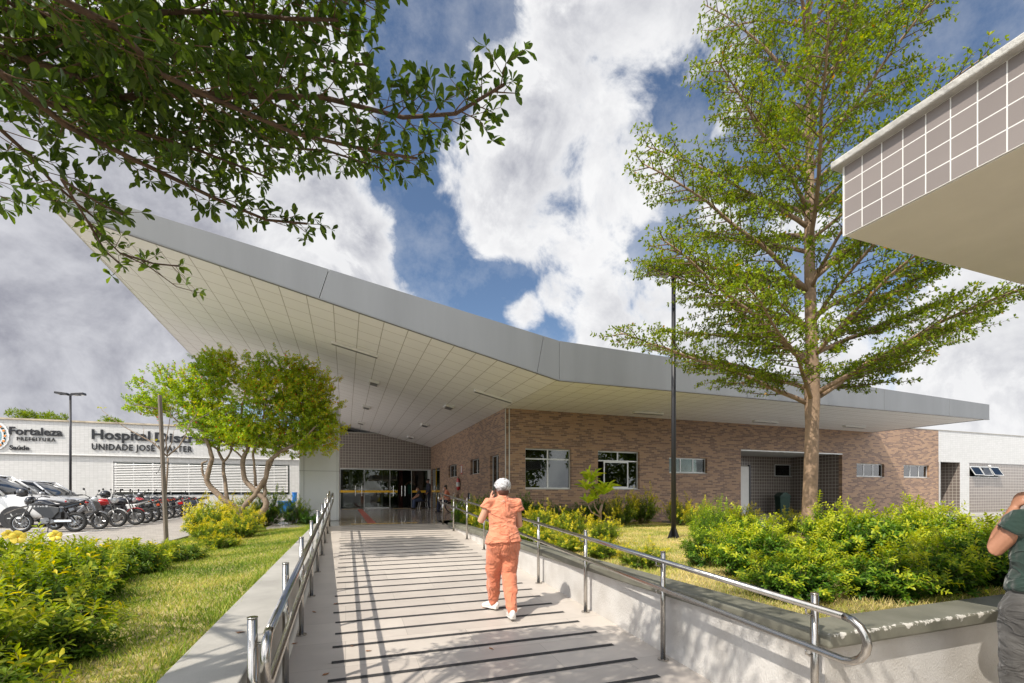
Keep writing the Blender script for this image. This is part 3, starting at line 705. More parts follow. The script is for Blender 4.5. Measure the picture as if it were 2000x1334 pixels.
m = MB(); m.box(XW+.005, XW+.025, YW-.035, YW-.012, .2, SZ); m.box(XW+.14, XW+.17, YW-.03, YW-.002, 1.2, SZ); m.build('conduit', 'alu', bb)
m = MB(); m.box(XW+.16, 28.7, YW+.165, YW+.2, -.1, .13); m.box(XW+.2, XE-.1, YW+.2, 30, ZT-.35, ZT-.02)  # roof slab
m.build('roof', 'ceiling_white', bb)
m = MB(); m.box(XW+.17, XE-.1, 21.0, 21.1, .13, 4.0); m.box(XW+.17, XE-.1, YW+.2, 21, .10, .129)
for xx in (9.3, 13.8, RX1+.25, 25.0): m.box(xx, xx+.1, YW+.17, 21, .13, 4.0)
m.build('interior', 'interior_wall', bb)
m = MB(); m.box(22.0,XE+.02,YW-.02,YW+.22,ZT+.002,ZT+.04); m.build('parapet_cap', 'concrete', bb)
# recess (service entrance)
m = MB(); DY = 2.6
wx = [(pxX(1513, YW+DY), pxX(1601, YW+DY), 2.02, 2.62)]
wall(m, 'x', YW+DY, RX0-.0, RX1, ZB, RZ+.3, wx, .1); m.build('recess_wall', 'tile_brown_x', bb)
m = MB(); m.box(RX0-.1, RX0-.001, YW+.161, YW+DY, ZB, RZ+.3); m.build('recess_side', 'tile_brown_y', bb); m = MB(); m.box(RX1+.001, RX1+.1, YW+.002, YW+DY, ZB, RZ+.3); m.build('recess_side', 'tile_brown_y', bb)
m = MB(); m.box(RX0, RX1, YW+.161, YW+DY, RZ+.0, RZ+.04); m.build('recess_ceiling', 'ceiling_white', bb)
m = MB(); m.box(RX0, RX1, YW+.002, YW+DY, .128, .136); m.build('recess_floor', 'concrete', bb)
m = MB(); m.box(RX0, RX1, YW-.012, YW+.02, RZ-.045, RZ-.002); m.build('lintel_trim', 'alu', bb)
# white door with round-ended window
dx0, dx1 = RX0+.02, pxX(1463, YW+.9)
def frame(mb, x0, x1, z0, z1, y, t=.045, dep=.05, bars=(), hbars=()):
    mb.box(x0, x0+t, y, y+dep, z0, z1); mb.box(x1-t, x1, y, y+dep, z0, z1); mb.box(x0+t, x1-t, y, y+dep, z0, z0+t); mb.box(x0+t, x1-t, y, y+dep, z1-t, z1)
    for b in bars: mb.box(b-t/2, b+t/2, y+.004, y+dep-.004, z0+t, z1-t)
    for (h, a, c) in hbars: mb.box(a, c, y+.002, y+dep-.002, h-t/2, h+t/2)
dr = MB(); dr.box(dx0, dx1, YW+.9, YW+.95, ZB+.02, 2.35)
dro = dr.build('door', 'white_paint', bb, bevel=.01)
zc, xc = 1.75, (dx0+dx1)/2-.06
pts = [(xc+.16*max(-1, min(1, 1.25*math.cos(a))), zc+.26*max(-1, min(1, 1.15*math.sin(a)))) for a in [2*math.pi*i/24 for i in range(24)]]
ob = MB().prism(pts, 'y', YW+.885, YW+.899).build('door_window', 'dark_plastic', dro); ob.location = (0,0,0)
m = MB(); m.box(dx1, dx1+.08, YW+.88, YW+.98, ZB+.01, 2.42); m.build('door_frame', 'black_metal', bb)
def window_x(parent, x0, x1, z0, z1, kind, y=YW, setb=.10):
    y += setb; fr = MB(); t = .04; n = 3 if 'small' in kind else 2
    if kind in ('big', 'open'):
        zh = z1-.36; xm = (x0+x1)/2
        frame(fr, x0, x1, z0, z1, y, .045, .06, (), ((zh, x0+.045, x1-.045),))
        fr.box(xm-.025, xm+.025, y+.004, y+.056, zh+.023, z1-.045)
        if kind == 'big': fr.box(xm-.025, xm+.025, y+.004, y+.056, z0+.045, zh-.023)
        else:
            a, b = x0+.30, x1-.42
            frame(fr, a, b, z0+.045, zh-.023, y+.006, .045, .03)
    else:
        frame(fr, x0, x1, z0, z1, y, .04, .05, [x0+(x1-x0)*k/3 for k in (1, 2)])
    f = fr.build('window', 'alu', parent)
    g_ = MB()
    if kind == 'open':
        a, b = x0+.30, x1-.42
        g_.box(a+.04, b-.04, y+.02, y+.024, z0+.08, zh-.06); g_.box(b, x1-.05, y+.03, y+.034, z0+.05, zh-.03); g_.box(x0+.046, x1-.046, y+.02, y+.024, zh+.03, z1-.05)
    else: g_.box(x0+.04, x1-.04, y+.02, y+.024, z0+.04, z1-.04)
    go = g_.build('pane', 'glass_window', f); go.location = (0,0,0)
    s = MB(); s.box(x0-.0, x1+.0, YW-.012 if y-setb == YW else y-.1, y-.002, z0-.03, z0-.002); so_ = s.build('sill', 'concrete', f); so_.location = (0,0,0)
    return f
for w in W: window_x(bb, *w)
window_x(bb, *wx[0], 'small3', y=YW+DY-.0, setb=.0)
m = MB(); m.box(W[0][0]-.1, W[0][1]+.1, YW+.45, YW+.47, 1.2, 2.36); m.build('blind', 'interior_wall', bb)
m = MB(); m.box(W[2][0]+.02, W[2][1]-.02, YW+.145, YW+.15, W[2][2]+.03, W[2][3]-.03); m.build('brown_paper', M('kraft', (.36,.22,.11), .8), bb)
for (a, b, c, d) in SW:
    fr = MB(); X0 = XW+.10; t = .035
    fr.box(X0, X0+.05, a, a+t, c, d); fr.box(X0, X0+.05, b-t, b, c, d); fr.box(X0, X0+.05, a+t, b-t, c, c+t); fr.box(X0, X0+.05, a+t, b-t, d-t, d)
    if b-a > .9 or d < 2.59 or True: fr.box(X0+.004, X0+.046, (a+b)/2-.018, (a+b)/2+.018, c+t, d-t)
    f = fr.build('window', 'alu', bb)
    g_ = MB().box(X0+.02, X0+.024, a+t, b-t, c+t, d-t).build('pane', 'glass_window', f); g_.location = (0,0,0)
# glazed side door near the entrance
m = MB(); m.box(XW+.05, XW+.06, DZ[0]+.01, DZ[1], .28, 2.62); m.build('glass_door', 'glass_door', bb)
m = MB(); m.box(XW+.03, XW+.08, DZ[0], DZ[0]+.05, .27, 2.64); m.box(XW+.03, XW+.08, (DZ[0]+DZ[1])/2-.02, (DZ[0]+DZ[1])/2+.02, .27, 2.64); m.box(XW+.036, XW+.048, DZ[0]+.05, DZ[1], 1.22, 1.33); m.build('door_band', 'yellow', bb)
m = MB()
for yy in ((DZ[0]+DZ[1])/2-.25, (DZ[0]+DZ[1])/2+.25): m.tube([(XW-.02,yy,.95),(XW-.02,yy,1.6)], .016, 8)
m.build('door_handle', 'chrome', bb)
# dark inner lobby behind side door
# white annex further right
wa = thing('white_building', 'white and grey tiled annex right of the brick wing, beyond the hedge', 'building', (34,15,.13), world_parts=True)
x1835, x1875, x1893 = XE+.03, pxX(1875), pxX(1893)
m = MB(); wz = 2.74+.03
wall(m, 'x', YW+.0, XE+.001, 60, wz, ZT, (), .2); wall(m, 'x', YW, x1875, x1893, -.1, wz-.001, (), .2); m.build('wall', 'tile_white_x', wa)
ax0, ax1 = pxX(1893, YW+.05), pxX(1951, YW+.05)
m = MB(); wall(m, 'x', YW+.05, x1893, 60, -.1, wz-.01, [(ax0+.02, ax1, 2.02, 2.62)], .12); m.box(XE+.001, x1875, YW+1.0, YW+1.1, -.1, wz); m.build('tiled_wall', 'tile_brown_x', wa)
m = MB(); m.box(x1875-.005, x1875-.001, YW+.001, YW+1.0, -.1, wz); m.build('recess_side', 'tile_brown_y', wa)
m = MB(); m.box(XE+.01, XE+.06, YW-.05, YW+.0-.002, ZB, wz); m.build('corner_profile', 'alu', wa)
m = MB(); m.box(XE+.03, 60, YW-.03, YW+.25, ZT+.001, ZT+.045); m.build('parapet_cap', 'concrete', wa)
m = MB(); m.box(XE+.1, 60, YW+.2, 30, ZT-.3, ZT-.02); m.box(x1893+.1, 60, YW+1.9, YW+2, .1, 4); m.build('roof', 'ceiling_white', wa)
fr = MB(); frame(fr, ax0+.02, ax1, 2.02, 2.62, YW+.06, .035, .05, [ax0+.02+(ax1-ax0)*k/3 for k in (1, 2)]); f = fr.build('window', 'alu', wa)
for k_ in (0, 1, 2):                             # top-hung sashes pushed open
    a = ax0+.05+(ax1-ax0-.05)*k_/3; b = a+(ax1-ax0)/3-.08
    Mx = Matrix.Translation((0, YW+.06, 2.58)) @ Matrix.Rotation(R(-28 if k_ != 1 else -24), 4, 'X')
    s = MB(); s.box(a, a+.03, -.015, .015, -.52, 0, Mx); s.box(b-.03, b, -.015, .015, -.52, 0, Mx); s.box(a+.03, b-.03, -.015, .015, -.52, -.49, Mx); s.box(a+.03, b-.03, -.015, .015, -.03, 0, Mx)
    so_ = s.build('sash', 'alu', f); so_.location = (0,0,0)
    p_ = MB().box(a+.03, b-.03, -.003, .003, -.49, -.03, Mx).build('pane', 'glass_window', f); p_.location = (0,0,0)
# small wall lamp on the annex
p = px_at(1927, 908, Y=YW)
t = thing('wall_lamp', 'small round white lamp on the grey tiled annex wall', 'lamp', tuple(p))
MB().ball((0,-.12,-.08), .07).build('globe', 'white_paint', t, smooth=True); MB().tube([(0,.0,.0),(0,-.1,.02),(0,-.12,-.02)], .015, 6).build('bracket', 'grey_plastic', t)

# ================================================================ entrance facade
YD = 29.0
ef = thing('entrance_facade', 'brown tiled entrance front with glass doors and a yellow band', 'building front', (2, YD, .26), world_parts=True)
m = MB(); wall(m, 'x', YD, -2.0, XW, 2.64, 4.74, (), .15); m.build('tiled_wall', 'tile_brown_x', ef)
m = MB(); m.box(-2.0, XW, YD-.01, YD+.16, 4.741, 4.80); m.build('parapet_cap', 'concrete', ef)
m = MB(); m.box(-2.15, -2.0, YD, 34.0, 0, 5.0); m.build('side_wall', 'tile_white_y', ef)
m = MB(); m.box(-2.0, XW, YD+.02, YD+.1, 2.58, 2.64); 
for xx in (-.3, 1.05, 2.55, 3.85, 4.95): m.box(xx-.012, xx+.012, YD+.04, YD+.07, .27, 2.58)
m.box(4.85, 5.03, YD+.01, YD+.12, .27, 2.64); m.box(1.1, 2.5, YD+.03, YD+.08, .262, .30)
m.build('door_frame', 'alu', ef)
# one leaf slid open between x 3.1 and 3.8
for (a, b) in ((-1.9, 1.03), (1.07, 2.53), (2.57, 3.0), (3.87, 4.84)):
    m = MB(); m.box(a, b, YD+.05, YD+.058, .28, 2.57); m.build('glass_pane', 'glass_door', ef)
for (a, b) in ((-1.9, 3.0), (3.9, 4.84)):
    m = MB(); m.box(a, b, YD+.04, YD+.046, 1.2, 1.33); m.build('yellow_band', 'yellow', ef)
m = MB()
for xx in (.55, .92, 2.75, 3.25, 3.45): m.tube([(xx,YD-.03,.98),(xx,YD-.03,1.62)], .018, 8); m.box(xx-.01, xx+.01, YD-.03, YD+.05, 1.1, 1.12); m.box(xx-.01, xx+.01, YD-.03, YD+.05, 1.5, 1.52)
m.build('door_handle', 'chrome', ef)
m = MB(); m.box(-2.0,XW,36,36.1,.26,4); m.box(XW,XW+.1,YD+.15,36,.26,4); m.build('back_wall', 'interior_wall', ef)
m = MB(); m.box(-2.0,XW,YD+.16,36,3.1,3.15); m.build('ceiling', 'ceiling_white', ef)
m = MB(); m.box(3.35,3.6,31.5,31.8,.27,3.1); m.build('pillar', M('maroon', (.10,.02,.018), .6), ef)
m = MB(); m.box(2.2,2.35,31.8,32,.27,3.1); m.box(-1.0,1.6,33,33.7,.27,1.25); m.box(.2,.45,32.5,32.7,.27,2.6); m.build('reception_desk', 'white_paint', ef)
m = MB()
for xx in (-.9,.1,1.2): m.box(xx,xx+.5,31.0,31.25,2.96,3.09)
m.build('lobby_lamp', 'white_paint', ef)
tm = MB(); 
# ================================================================ white building on the left
YL = 34.0
lb = thing('white_hospital_block', 'long white tiled hospital block with louvred window behind the car park', 'building', (-14, YL, 0), world_parts=True)
ZTL, ZLG = 5.30, 3.43
lv = (px_at(221,930,Y=YL).x, px_at(566,930,Y=YL).x, 1.02, 3.06)
m = MB(); wall(m, 'x', YL, -60, -2.16, -.1, ZLG, [lv], .25); m.build('lower_wall', 'tile_white_x', lb)
m = MB(); wall(m, 'x', YL-.10, -60, -2.16, ZLG, ZTL, (), .35); m.build('upper_wall', 'tile_white_x', lb)
m = MB(); m.box(-60,-2.16,YL-.15,YL-.101,ZLG-.06,ZLG+.0); m.build('ledge', 'white_paint', lb)
m = MB(); m.box(-60,-2.16,YL-.19,YL+.3,ZTL+.001,ZTL+.09); m.build('parapet_cap', M('cap_stained', (.42,.36,.27), .85, var=.3, vs_=2), lb)
m = MB(); m.box(-60,-2.16,YL+.26,45,ZTL-.6,ZTL-.3); m.box(-60,-2.2,38,38.1,0,4.7); m.build('roof', 'ceiling_white', lb)
m = MB()
frame(m, lv[0], lv[1], lv[2], lv[3], YL+.10, .05, .06, [lv[0]+(lv[1]-lv[0])*k/10 for k in range(1, 10)])
wf = m.build('window', 'alu', lb)
g_ = MB().box(lv[0]+.05, lv[1]-.05, YL+.125, YL+.13, lv[2]+.05, lv[3]-.05).build('pane', 'glass_window', wf); g_.location = (0,0,0)
m = MB(); nz = 17; z0l, z1l = 1.27, 2.90
for i in range(nz):
    zc = z0l+(z1l-z0l)*i/(nz-1)
    m.add([(lv[0]+.02,YL-.07,zc-.028),(lv[1]-.1,YL-.07,zc-.028),(lv[1]-.1,YL-.035,zc+.020),(lv[0]+.02,YL-.035,zc+.020),(lv[0]+.02,YL-.06,zc-.033),(lv[1]-.1,YL-.06,zc-.033),(lv[1]-.1,YL-.025,zc+.015),(lv[0]+.02,YL-.025,zc+.015)],
          [(0,1,2,3),(4,7,6,5),(0,4,5,1),(3,2,6,7),(0,3,7,4),(1,5,6,2)])
lo = m.build('louvre', 'white_paint', lb)
m = MB()
for i in range(6): xx = lv[0]+.1+(lv[1]-lv[0]-.3)*i/5; m.box(xx, xx+.05, YL-.005, YL+.03, z0l-.08, z1l+.08)
m.box(lv[0]+.0, lv[0]+.03, YL-.08, YL-.003, z0l-.05, z1l+.05); m.build('louvre_frame', 'white_paint', lb)

# ---- raised lettering
def letters(name, text, px0, px1, pyb, cap_h, mat='letter', depth=.04, bold=.0, parent=None, Y=YL-.10, space=1.0, gap=.045):
    cu = bpy.data.curves.new(name, 'FONT'); cu.body = text; cu.extrude = depth/2; cu.offset = bold; cu.space_character = space
    cu.size = cap_h/.70; cu.resolution_u = 3
    to = bpy.data.objects.new('tmp', cu); COL.objects.link(to)
    dg = bpy.context.evaluated_depsgraph_get(); me = bpy.data.meshes.new_from_object(to.evaluated_get(dg))
    bpy.data.objects.remove(to)
    x0 = px_at(px0, pyb, Y=Y).x; x1 = px_at(px1, pyb, Y=Y).x; zb = px_at(px0, pyb, Y=Y).z
    xs = [v.co.x for v in me.vertices]; a, b = min(xs), max(xs); s = (x1-x0)/(b-a)
    for v in me.vertices: v.co = Vector((x0+(v.co.x-a)*s, Y-gap-v.co.z, zb+v.co.y))
    me.name = name; me.materials.clear(); me.materials.append(MATS[mat])
    import bmesh
    bm = bmesh.new(); bm.from_mesh(me); bmesh.ops.recalc_face_normals(bm, faces=bm.faces); bm.to_mesh(me); bm.free()
    o = bpy.data.objects.new(name, me); COL.objects.link(o)
    if parent is not None: o.parent = parent; o.location = -Vector(parent['_l'])
    return o
s1 = thing('wall_sign', 'dark raised letters with the city name and health department, beside the round emblem', 'sign', (-17, YL-.1, 4.2), world_parts=True)
letters('city_lettering', 'Fortaleza', 19, 123, 848.3, .43, bold=.013, parent=s1)
letters('prefecture_lettering', 'PREFEITURA', 34, 109, 860.2, .20, bold=.003, parent=s1, space=1.25)
letters('department_lettering', 'Saúde', 19.5, 58, 878.2, .25, bold=.006, parent=s1)
s2 = thing('wall_sign', 'large dark raised letters naming the hospital on the white wall above the louvres', 'sign', (-9, YL-.1, 4.2), world_parts=True)
letters('hospital_lettering', 'Hospital', 180, 294, 857.0, .56, bold=.018, parent=s2)
letters('district_lettering', 'Distrital', 303, 424, 862.5, .56, bold=.018, parent=s2)
letters('name_lettering', 'Gonzaga', 435, 556, 867.5, .56, bold=.018, parent=s2)
letters('unit_lettering', 'UNIDADE JOSÉ WALTER', 180, 376, 878.0, .36, bold=.008, parent=s2, space=1.12)
# emblem at the left frame edge: oval wreath of leaves with orange flowers around a crest
ec = px_at(-9, 851, Y=YL-.1)
em = thing('wall_emblem', 'oval crest of green leaves and orange flowers at the left end of the wall lettering', 'emblem', tuple(ec))
def disc(name, rx, rz, y, mat, cx=0, cz=0, n=40, wob=0, th=.02):
    pts = [(cx+rx*(1+wob*math.sin(i*9*2*math.pi/n*2))*math.cos(2*math.pi*i/n), cz+rz*(1+wob*math.sin(i*7*2*math.pi/n*3))*math.sin(2*math.pi*i/n)) for i in range(n)]
    return MB().prism(pts, 'y', y, y+th).build(name, mat, em)
disc('backing', .62, .80, -.07, 'moto_white', n=60, wob=.03, th=.03)
disc('crest', .30, .44, -.085, M('crest_blue', (.18,.33,.40), .5), th=.012)
m = MB(); m2 = MB()
for i in range(26):
    a = 2*math.pi*i/26; c = Vector((.45*math.cos(a), -.09, .62*math.sin(a)))
    for k_ in range(3):
        b = a+rnd.uniform(-1.2,1.2); d = Vector((math.cos(b), 0, math.sin(b)))*.09; n_ = Vector((-d.z,0,d.x))*.35
        m.add([c-d, c+n_, c+d, c-n_, c-d+Vector((0,.012,0)), c+n_+Vector((0,.012,0)), c+d+Vector((0,.012,0)), c-n_+Vector((0,.012,0))], [(0,1,2,3),(7,6,5,4),(0,4,5,1),(1,5,6,2),(2,6,7,3),(3,7,4,0)])
    if i % 2 == 0: m2.tube([c+Vector((0,.0,0)), c+Vector((0,-.02,0))], .055, 9)
m.build('wreath_leaves', M('wreath_green', (.03,.12,.10), .5), em); m2.build('flowers', 'orange_mark', em)

# ================================================================ street lamps
def lamp():
    t = thing('street_lamp', None, 'street lamp', (0,0,0))
    MB().tube([(0,0,.0),(0,0,5.95)], [.055,.045], 14).build('pole', 'black_metal', t, smooth=True)
    b = MB(); b.box(-.16,.16,-.16,.16,0,.02)
    for k_ in range(4):
        r = Matrix.Rotation(k_*math.pi/2, 4, 'Z'); b.prism([(.05,.02),(.15,.02),(.05,.28)], 'y', -.006, .006, r)
    b.build('base_plate', 'black_metal', t)
    MB().box(-.42,.42,-.03,.03,5.93,5.98).build('cross_arm', 'black_metal', t)
    for s in (-1, 1):
        h = MB(); Mx = Matrix.Translation((s*.33,0,5.98)) @ Matrix.Rotation(R(-6*s), 4, 'Y')
        h.box(-.25,.25,-.15,.15,-.03,.075,Mx); ho = h.build('lamp_head', 'black_metal', t, bevel=.012)
        MB().box(-.2,.2,-.11,.11,-.036,-.031,Mx).build('lens', 'lens', ho)
    return t
L1 = lamp(); L1.location = (6.96, 8.54, .15); L1.rotation_euler.z = R(-8); tag(L1, 'black twin-headed lamp post standing in the planter lawn before the brick wing', group='black twin-headed lamp posts')
L2 = copy_tree(L1); L2.location = (-12.6, 28.4, 0); L2.rotation_euler.z = R(-5); tag(L2, 'black twin-headed lamp post in the car park behind the parked cars', group='black twin-headed lamp posts')
for (px, py, lab) in ((1412,1044,'green inspection cover lying in the planter lawn by the golden shrubs'),(1385,1064,'small green cover in the lawn just right of the lamp post foot')):
    p = px_at(px, py, z=.16)
    t = MB(); s = 1 if px > 1400 else .5; t.prism([(.42*s*math.cos(a), .30*s*math.sin(a)) for a in [2*math.pi*i/8 for i in range(8)]], 'z', -.05, .03)
    o = t.build('inspection_cover', 'cover_green', bevel=.01); o.location = p; tag(o, lab, 'cover', 'green inspection covers')
p = px_at(1367, 1027, z=.25)
o = MB().prism([(-.05,0),(.06,0),(.10,.12),(.02,.10),(-.02,.19),(-.06,.08)], 'y', -.03, .03).build('litter', 'paper', bevel=.012); o.location = p
tag(o, 'scrap of white paper caught among the golden shrubs near the lamp post', 'litter')

# ================================================================ bins, extinguisher, signs
def swing_bin(name, label, loc, mat, w=.34, h=.62, rz=0):
    t = thing(name, label, 'bin', loc, rz)
    b = MB(); a = w/2; c = w/2*.82
    b.add([(-c,-c,0),(c,-c,0),(c,c,0),(-c,c,0),(-a,-a,h),(a,-a,h),(a,a,h),(-a,a,h)], [(0,1,2,3),(4,7,6,5),(0,4,5,1),(1,5,6,2),(2,6,7,3),(3,7,4,0)])
    b.build('body', mat, t, bevel=.015)
    l = MB(); l.prism([(-a-.02,h+.001),(a+.02,h+.001),(a+.01,h+.05),(a*.35,h+.22),(-a*.35,h+.22),(-a-.01,h+.05)], 'y', -a-.02, a+.02)
    lo = l.build('lid', mat, t, bevel=.012)
    f = MB(); f.add([(a+.016,-a*.7,h+.06),(a*.42+.006,-a*.7,h+.195),(a*.42+.006,a*.7,h+.195),(a+.016,a*.7,h+.06)], [(0,1,2,3)]); f.build('flap', 'dark_plastic', lo)
p = px_at(1528, 1006, z=ZB); p = px_at(1528, 1000, Y=YW+1.9)
swing_bin('rubbish_bin', 'dark green swing-top bin in the tiled service recess', (p.x, YW+1.9, ZB+.006), 'green_plastic', .5, .85, R(-20))
p = px_at(560, 1000, Y=30.0)
t = thing('waste_container', 'bright blue plastic container standing beside the white clad column', 'bin', (p.x, 30.0, .0))
m = MB(); m.add([(-.38,-.3,0),(.38,-.3,0),(.38,.3,0),(-.38,.3,0),(-.44,-.34,.62),(.44,-.34,.62),(.44,.34,.62),(-.44,.34,.62)], [(0,1,2,3),(4,7,6,5),(0,4,5,1),(1,5,6,2),(2,6,7,3),(3,7,4,0)]); m.build('body', 'blue_plastic', t, bevel=.02)
MB().box(-.47,.47,-.37,.37,.63,.70).build('lid', 'blue_plastic', t, bevel=.02)
m = MB(); m.tube([(.42,0,.705),(.42,0,1.15)], .13, 14); m.tube([(.42,0,1.15),(.42,0,1.22)], .15, 14); m.build('bottle', 'blue_plastic', t)
p = px_at(899, 942, X=XW)
t = thing('fire_extinguisher', 'red fire extinguisher hanging on the brown brick side wall', 'fire extinguisher', (XW-.10, p.y, p.z-.3))
m = MB(); m.tube([(0,0,0),(0,0,.42)], .085, 16, round_=True); m.build('cylinder', 'red_paint', t, smooth=True)
MB().tube([(0,0,.10),(0,0,.30)], .088, 16, cap=False).build('paper_label', 'paper', t, smooth=True)
m = MB(); m.tube([(0,0,.44),(0,0,.52)], .025, 8); m.box(-.02,.02,-.06,.03,.52,.55); m.tube([(0,-.02,.5),(0,-.11,.46),(0,-.12,.25)], .011, 6); m.build('valve', 'black_metal', t)
p = px_at(902, 917, X=XW)
t = thing('fire_sign', 'small white sign with a red border above the extinguisher', 'sign', (XW-.012, p.y, p.z))
MB().box(-.004,.004,-.16,.16,-.22,.22).build('panel', 'red_paint', t); MB().box(-.009,-.0045,-.11,.11,-.15,.17).build('face', 'paper', t)

# ================================================================ motorcycles
def make_moto(kind):
    """nose towards +X, origin on the ground between the wheels"""
    t = thing('motorcycle', None, 'motorcycle', (0,0,0)); wb = .66; rr = .30 if kind != 'scooter' else .27; fx, bx = wb, -wb
    col = 'moto_black'
    for x in (fx, bx):
        w = MB().ring((x,0,rr), (0,1,0), rr-.052, .052, 28, 8, .048 if x == fx else .062).build('wheel', 'rubber', t, smooth=True)
        rm = MB().ring((x,0,rr), (0,1,0), rr-.095, .013, 28, 6, .022)
        if kind == 'scooter':
            for k_ in range(5):
                a = 2*math.pi*k_/5; rm.tube([(x,0,rr),(x+(rr-.1)*math.cos(a),0,rr+(rr-.1)*math.sin(a))], [.02,.014], 6)
        else:
            for k_ in range(14):
                a = 2*math.pi*k_/14; a2 = a+.25; rm.tube([(x+.03*math.cos(a2),.025*(-1)**k_,rr+.03*math.sin(a2)),(x+(rr-.1)*math.cos(a),0,rr+(rr-.1)*math.sin(a))], .0035, 4, cap=False)
        rm.tube([(x,-.07,rr),(x,.07,rr)], .035, 10); rm.build('rim', 'chrome', w, smooth=False)
        ds = MB(); ds.tube([(x,-.075,rr),(x,-.07,rr)], .11 if x == fx else .07, 20); ds.build('brake_disc', 'engine', w)
    hx, hz = .40, .98                                 # steering head
    fk = MB()
    for s in (-1, 1):
        fk.tube([(fx-.0,s*.085,rr),(fx-.12,s*.085,rr+.30)], .026, 8); fk.tube([(fx-.12,s*.085,rr+.30),(hx-.02,s*.085,hz)], .018, 8)
    fk.build('fork', 'engine', t, smooth=True)
    hb = MB(); hh = 1.05
    hb.tube([(hx-.02,-.09,hz),(hx-.02,-.12,hh),(hx-.08,-.22,hh+.06),(hx-.16,-.37,hh+.04)], .011, 6); hb.tube([(hx-.02,.09,hz),(hx-.02,.12,hh),(hx-.08,.22,hh+.06),(hx-.16,.37,hh+.04)], .011, 6)
    hb.tube([(hx-.02,-.12,hh),(hx-.02,.12,hh)], .011, 6)
    hb.build('handlebar', 'black_metal', t, smooth=True)
    for s in (-1, 1):
        MB().tube([(hx-.105,s*.27,hh+.055),(hx-.17,s*.385,hh+.042)], .018, 8).build('grip', 'rubber', t)
        mm = MB(); mm.tube([(hx-.06,s*.2,hh+.05),(hx-.03,s*.25,hh+.17),(hx-.05,s*.30,hh+.21)], .005, 5)
        mm.ball((hx-.05,s*.31,hh+.24), (.018,.05,.036), 10, 6); mm.build('mirror', 'dark_plastic', t, smooth=True)
    fr = MB(); fr.tube([(hx-.03,0,hz-.06),(.12,0,.42),(-.1,0,.30),(-.25,0,.40),(-.3,0,.72)], .022, 8); fr.tube([(hx-.03,0,hz-.02),(.1,0,.80),(-.3,0,.74),(-.78,0,.86)], .022, 8)
    for s in (-1, 1): fr.tube([(-.22,s*.09,.38),(bx,s*.09,rr)], .02, 8); fr.tube([(-.36,s*.1,.72),(bx+.06,s*.1,rr+.06)], .022, 8)
    fr.build('frame', 'black_metal', t)
    e = MB(); e.box(-.12,.16,-.11,.11,.26,.42); e.tube([(.02,0,.40),(.12,0,.62)], .085, 12); e.tube([(.0,-.15,.35),(.0,.15,.35)], .095, 16); e.tube([(-.14,-.13,.33),(-.14,.13,.33)], .06, 12)
    e.build('engine', 'engine', t, bevel=.01)
    ab = MB(); ab.box(-.34,-.06,-.09,.09,.40,.70); ab.box(-.2,.2,-.07,.07,.56,.74); ab.build('airbox', 'dark_plastic', t, bevel=.02)
    ex = MB(); ex.tube([(.14,-.06,.56),(.22,-.1,.42),(.1,-.14,.25),(-.3,-.15,.26),(-.4,-.16,.3)], .018, 8); ex.tube([(-.38,-.16,.29),(-.84,-.17,.42)], [.032,.045], 10); ex.build('exhaust', 'dark_plastic' if kind != 'street' else 'chrome', t, smooth=True)
    def slab(name, pts, hw, mat, parent=t, bev=.018, taper=None):
        return MB().prism(pts, 'y', -hw, hw).build(name, mat, parent, bevel=bev)
    if kind != 'scooter':
        body = MB(); body.tube([(.36,0,.86),(.28,0,.875),(.12,0,.87),(-.08,0,.80),(-.16,0,.77)], [(.08,.07),(.15,.12),(.165,.125),(.12,.09),(.07,.06)], 14, up=(0,0,1), round_=True)
        body.build('fuel_tank', col, t, smooth=True)
        slab('side_panel', [(-.02,.74),(-.12,.55),(-.38,.60),(-.42,.76)], .11, col)
        slab('tail_cowl', [(-.36,.78),(-.40,.70),(-.86,.88),(-.88,.95),(-.60,.87)], .085, col)
        slab('seat', [(.0,.80),(-.05,.86),(-.3,.83),(-.45,.88),(-.85,.95),(-.86,.91),(-.4,.79)], .12, 'seat_vinyl', bev=.03)
        if kind == 'trail':
            slab('radiator_shroud', [(.46,.82),(.22,.60),(.02,.42),(-.14,.40),(-.30,.62),(-.30,.74),(.0,.80),(.26,.92)], .135, 'shroud')
            wh = MB()
            wh.box(-.02,.42,-.1385,.1385,.755,.80); wh.build('white_band', 'moto_white', t)
            ff = MB(); ff.tube([(fx-.32,0,.78),(fx-.12,0,.80),(fx+.16,0,.72),(fx+.42,0,.56)], [(.07,.03),(.09,.025),(.075,.016),(.03,.01)], 10, up=(0,0,1)); ff.build('front_fender', 'moto_black', t, smooth=True)
            hd = MB(); hd.tube([(hx+.0,0,.94),(hx+.13,0,.93),(hx+.18,0,.90)], [(.13,.15),(.12,.14),(.07,.09)], 12, up=(0,0,1)); hd.build('headlight_cowl', 'dark_plastic', t, smooth=True)
            MB().ball((hx+.16,0,.91), (.05,.08,.075), 12, 8).build('headlight', 'lens', t, smooth=True)
        else:
            ff = MB(); arc = [(fx+(rr+.035)*math.cos(a),0,rr+(rr+.035)*math.sin(a)) for a in [R(v) for v in (160,135,110,85,60,35)]]
            ff.tube(arc, [(.045,.01),(.06,.018),(.065,.02),(.065,.02),(.06,.018),(.04,.01)], 10, up=(0,0,1)); ff.build('front_fender', col, t, smooth=True)
            hd = MB(); hd.ball((hx+.10,0,.93), (.10,.10,.10), 14, 10); hd.build('headlight_cowl', col, t, smooth=True)
            MB().tube([(hx+.12,0,.93),(hx+.205,0,.92)], [.085,.075], 14).build('headlight', 'lens', t, smooth=True)
    else:
        slab('leg_shield', [(.42,1.0),(.52,.90),(.66,.58),(.56,.52),(.30,.60),(.12,.50),(.02,.58),(.20,.74),(.30,.95)], .15, col, bev=.045)
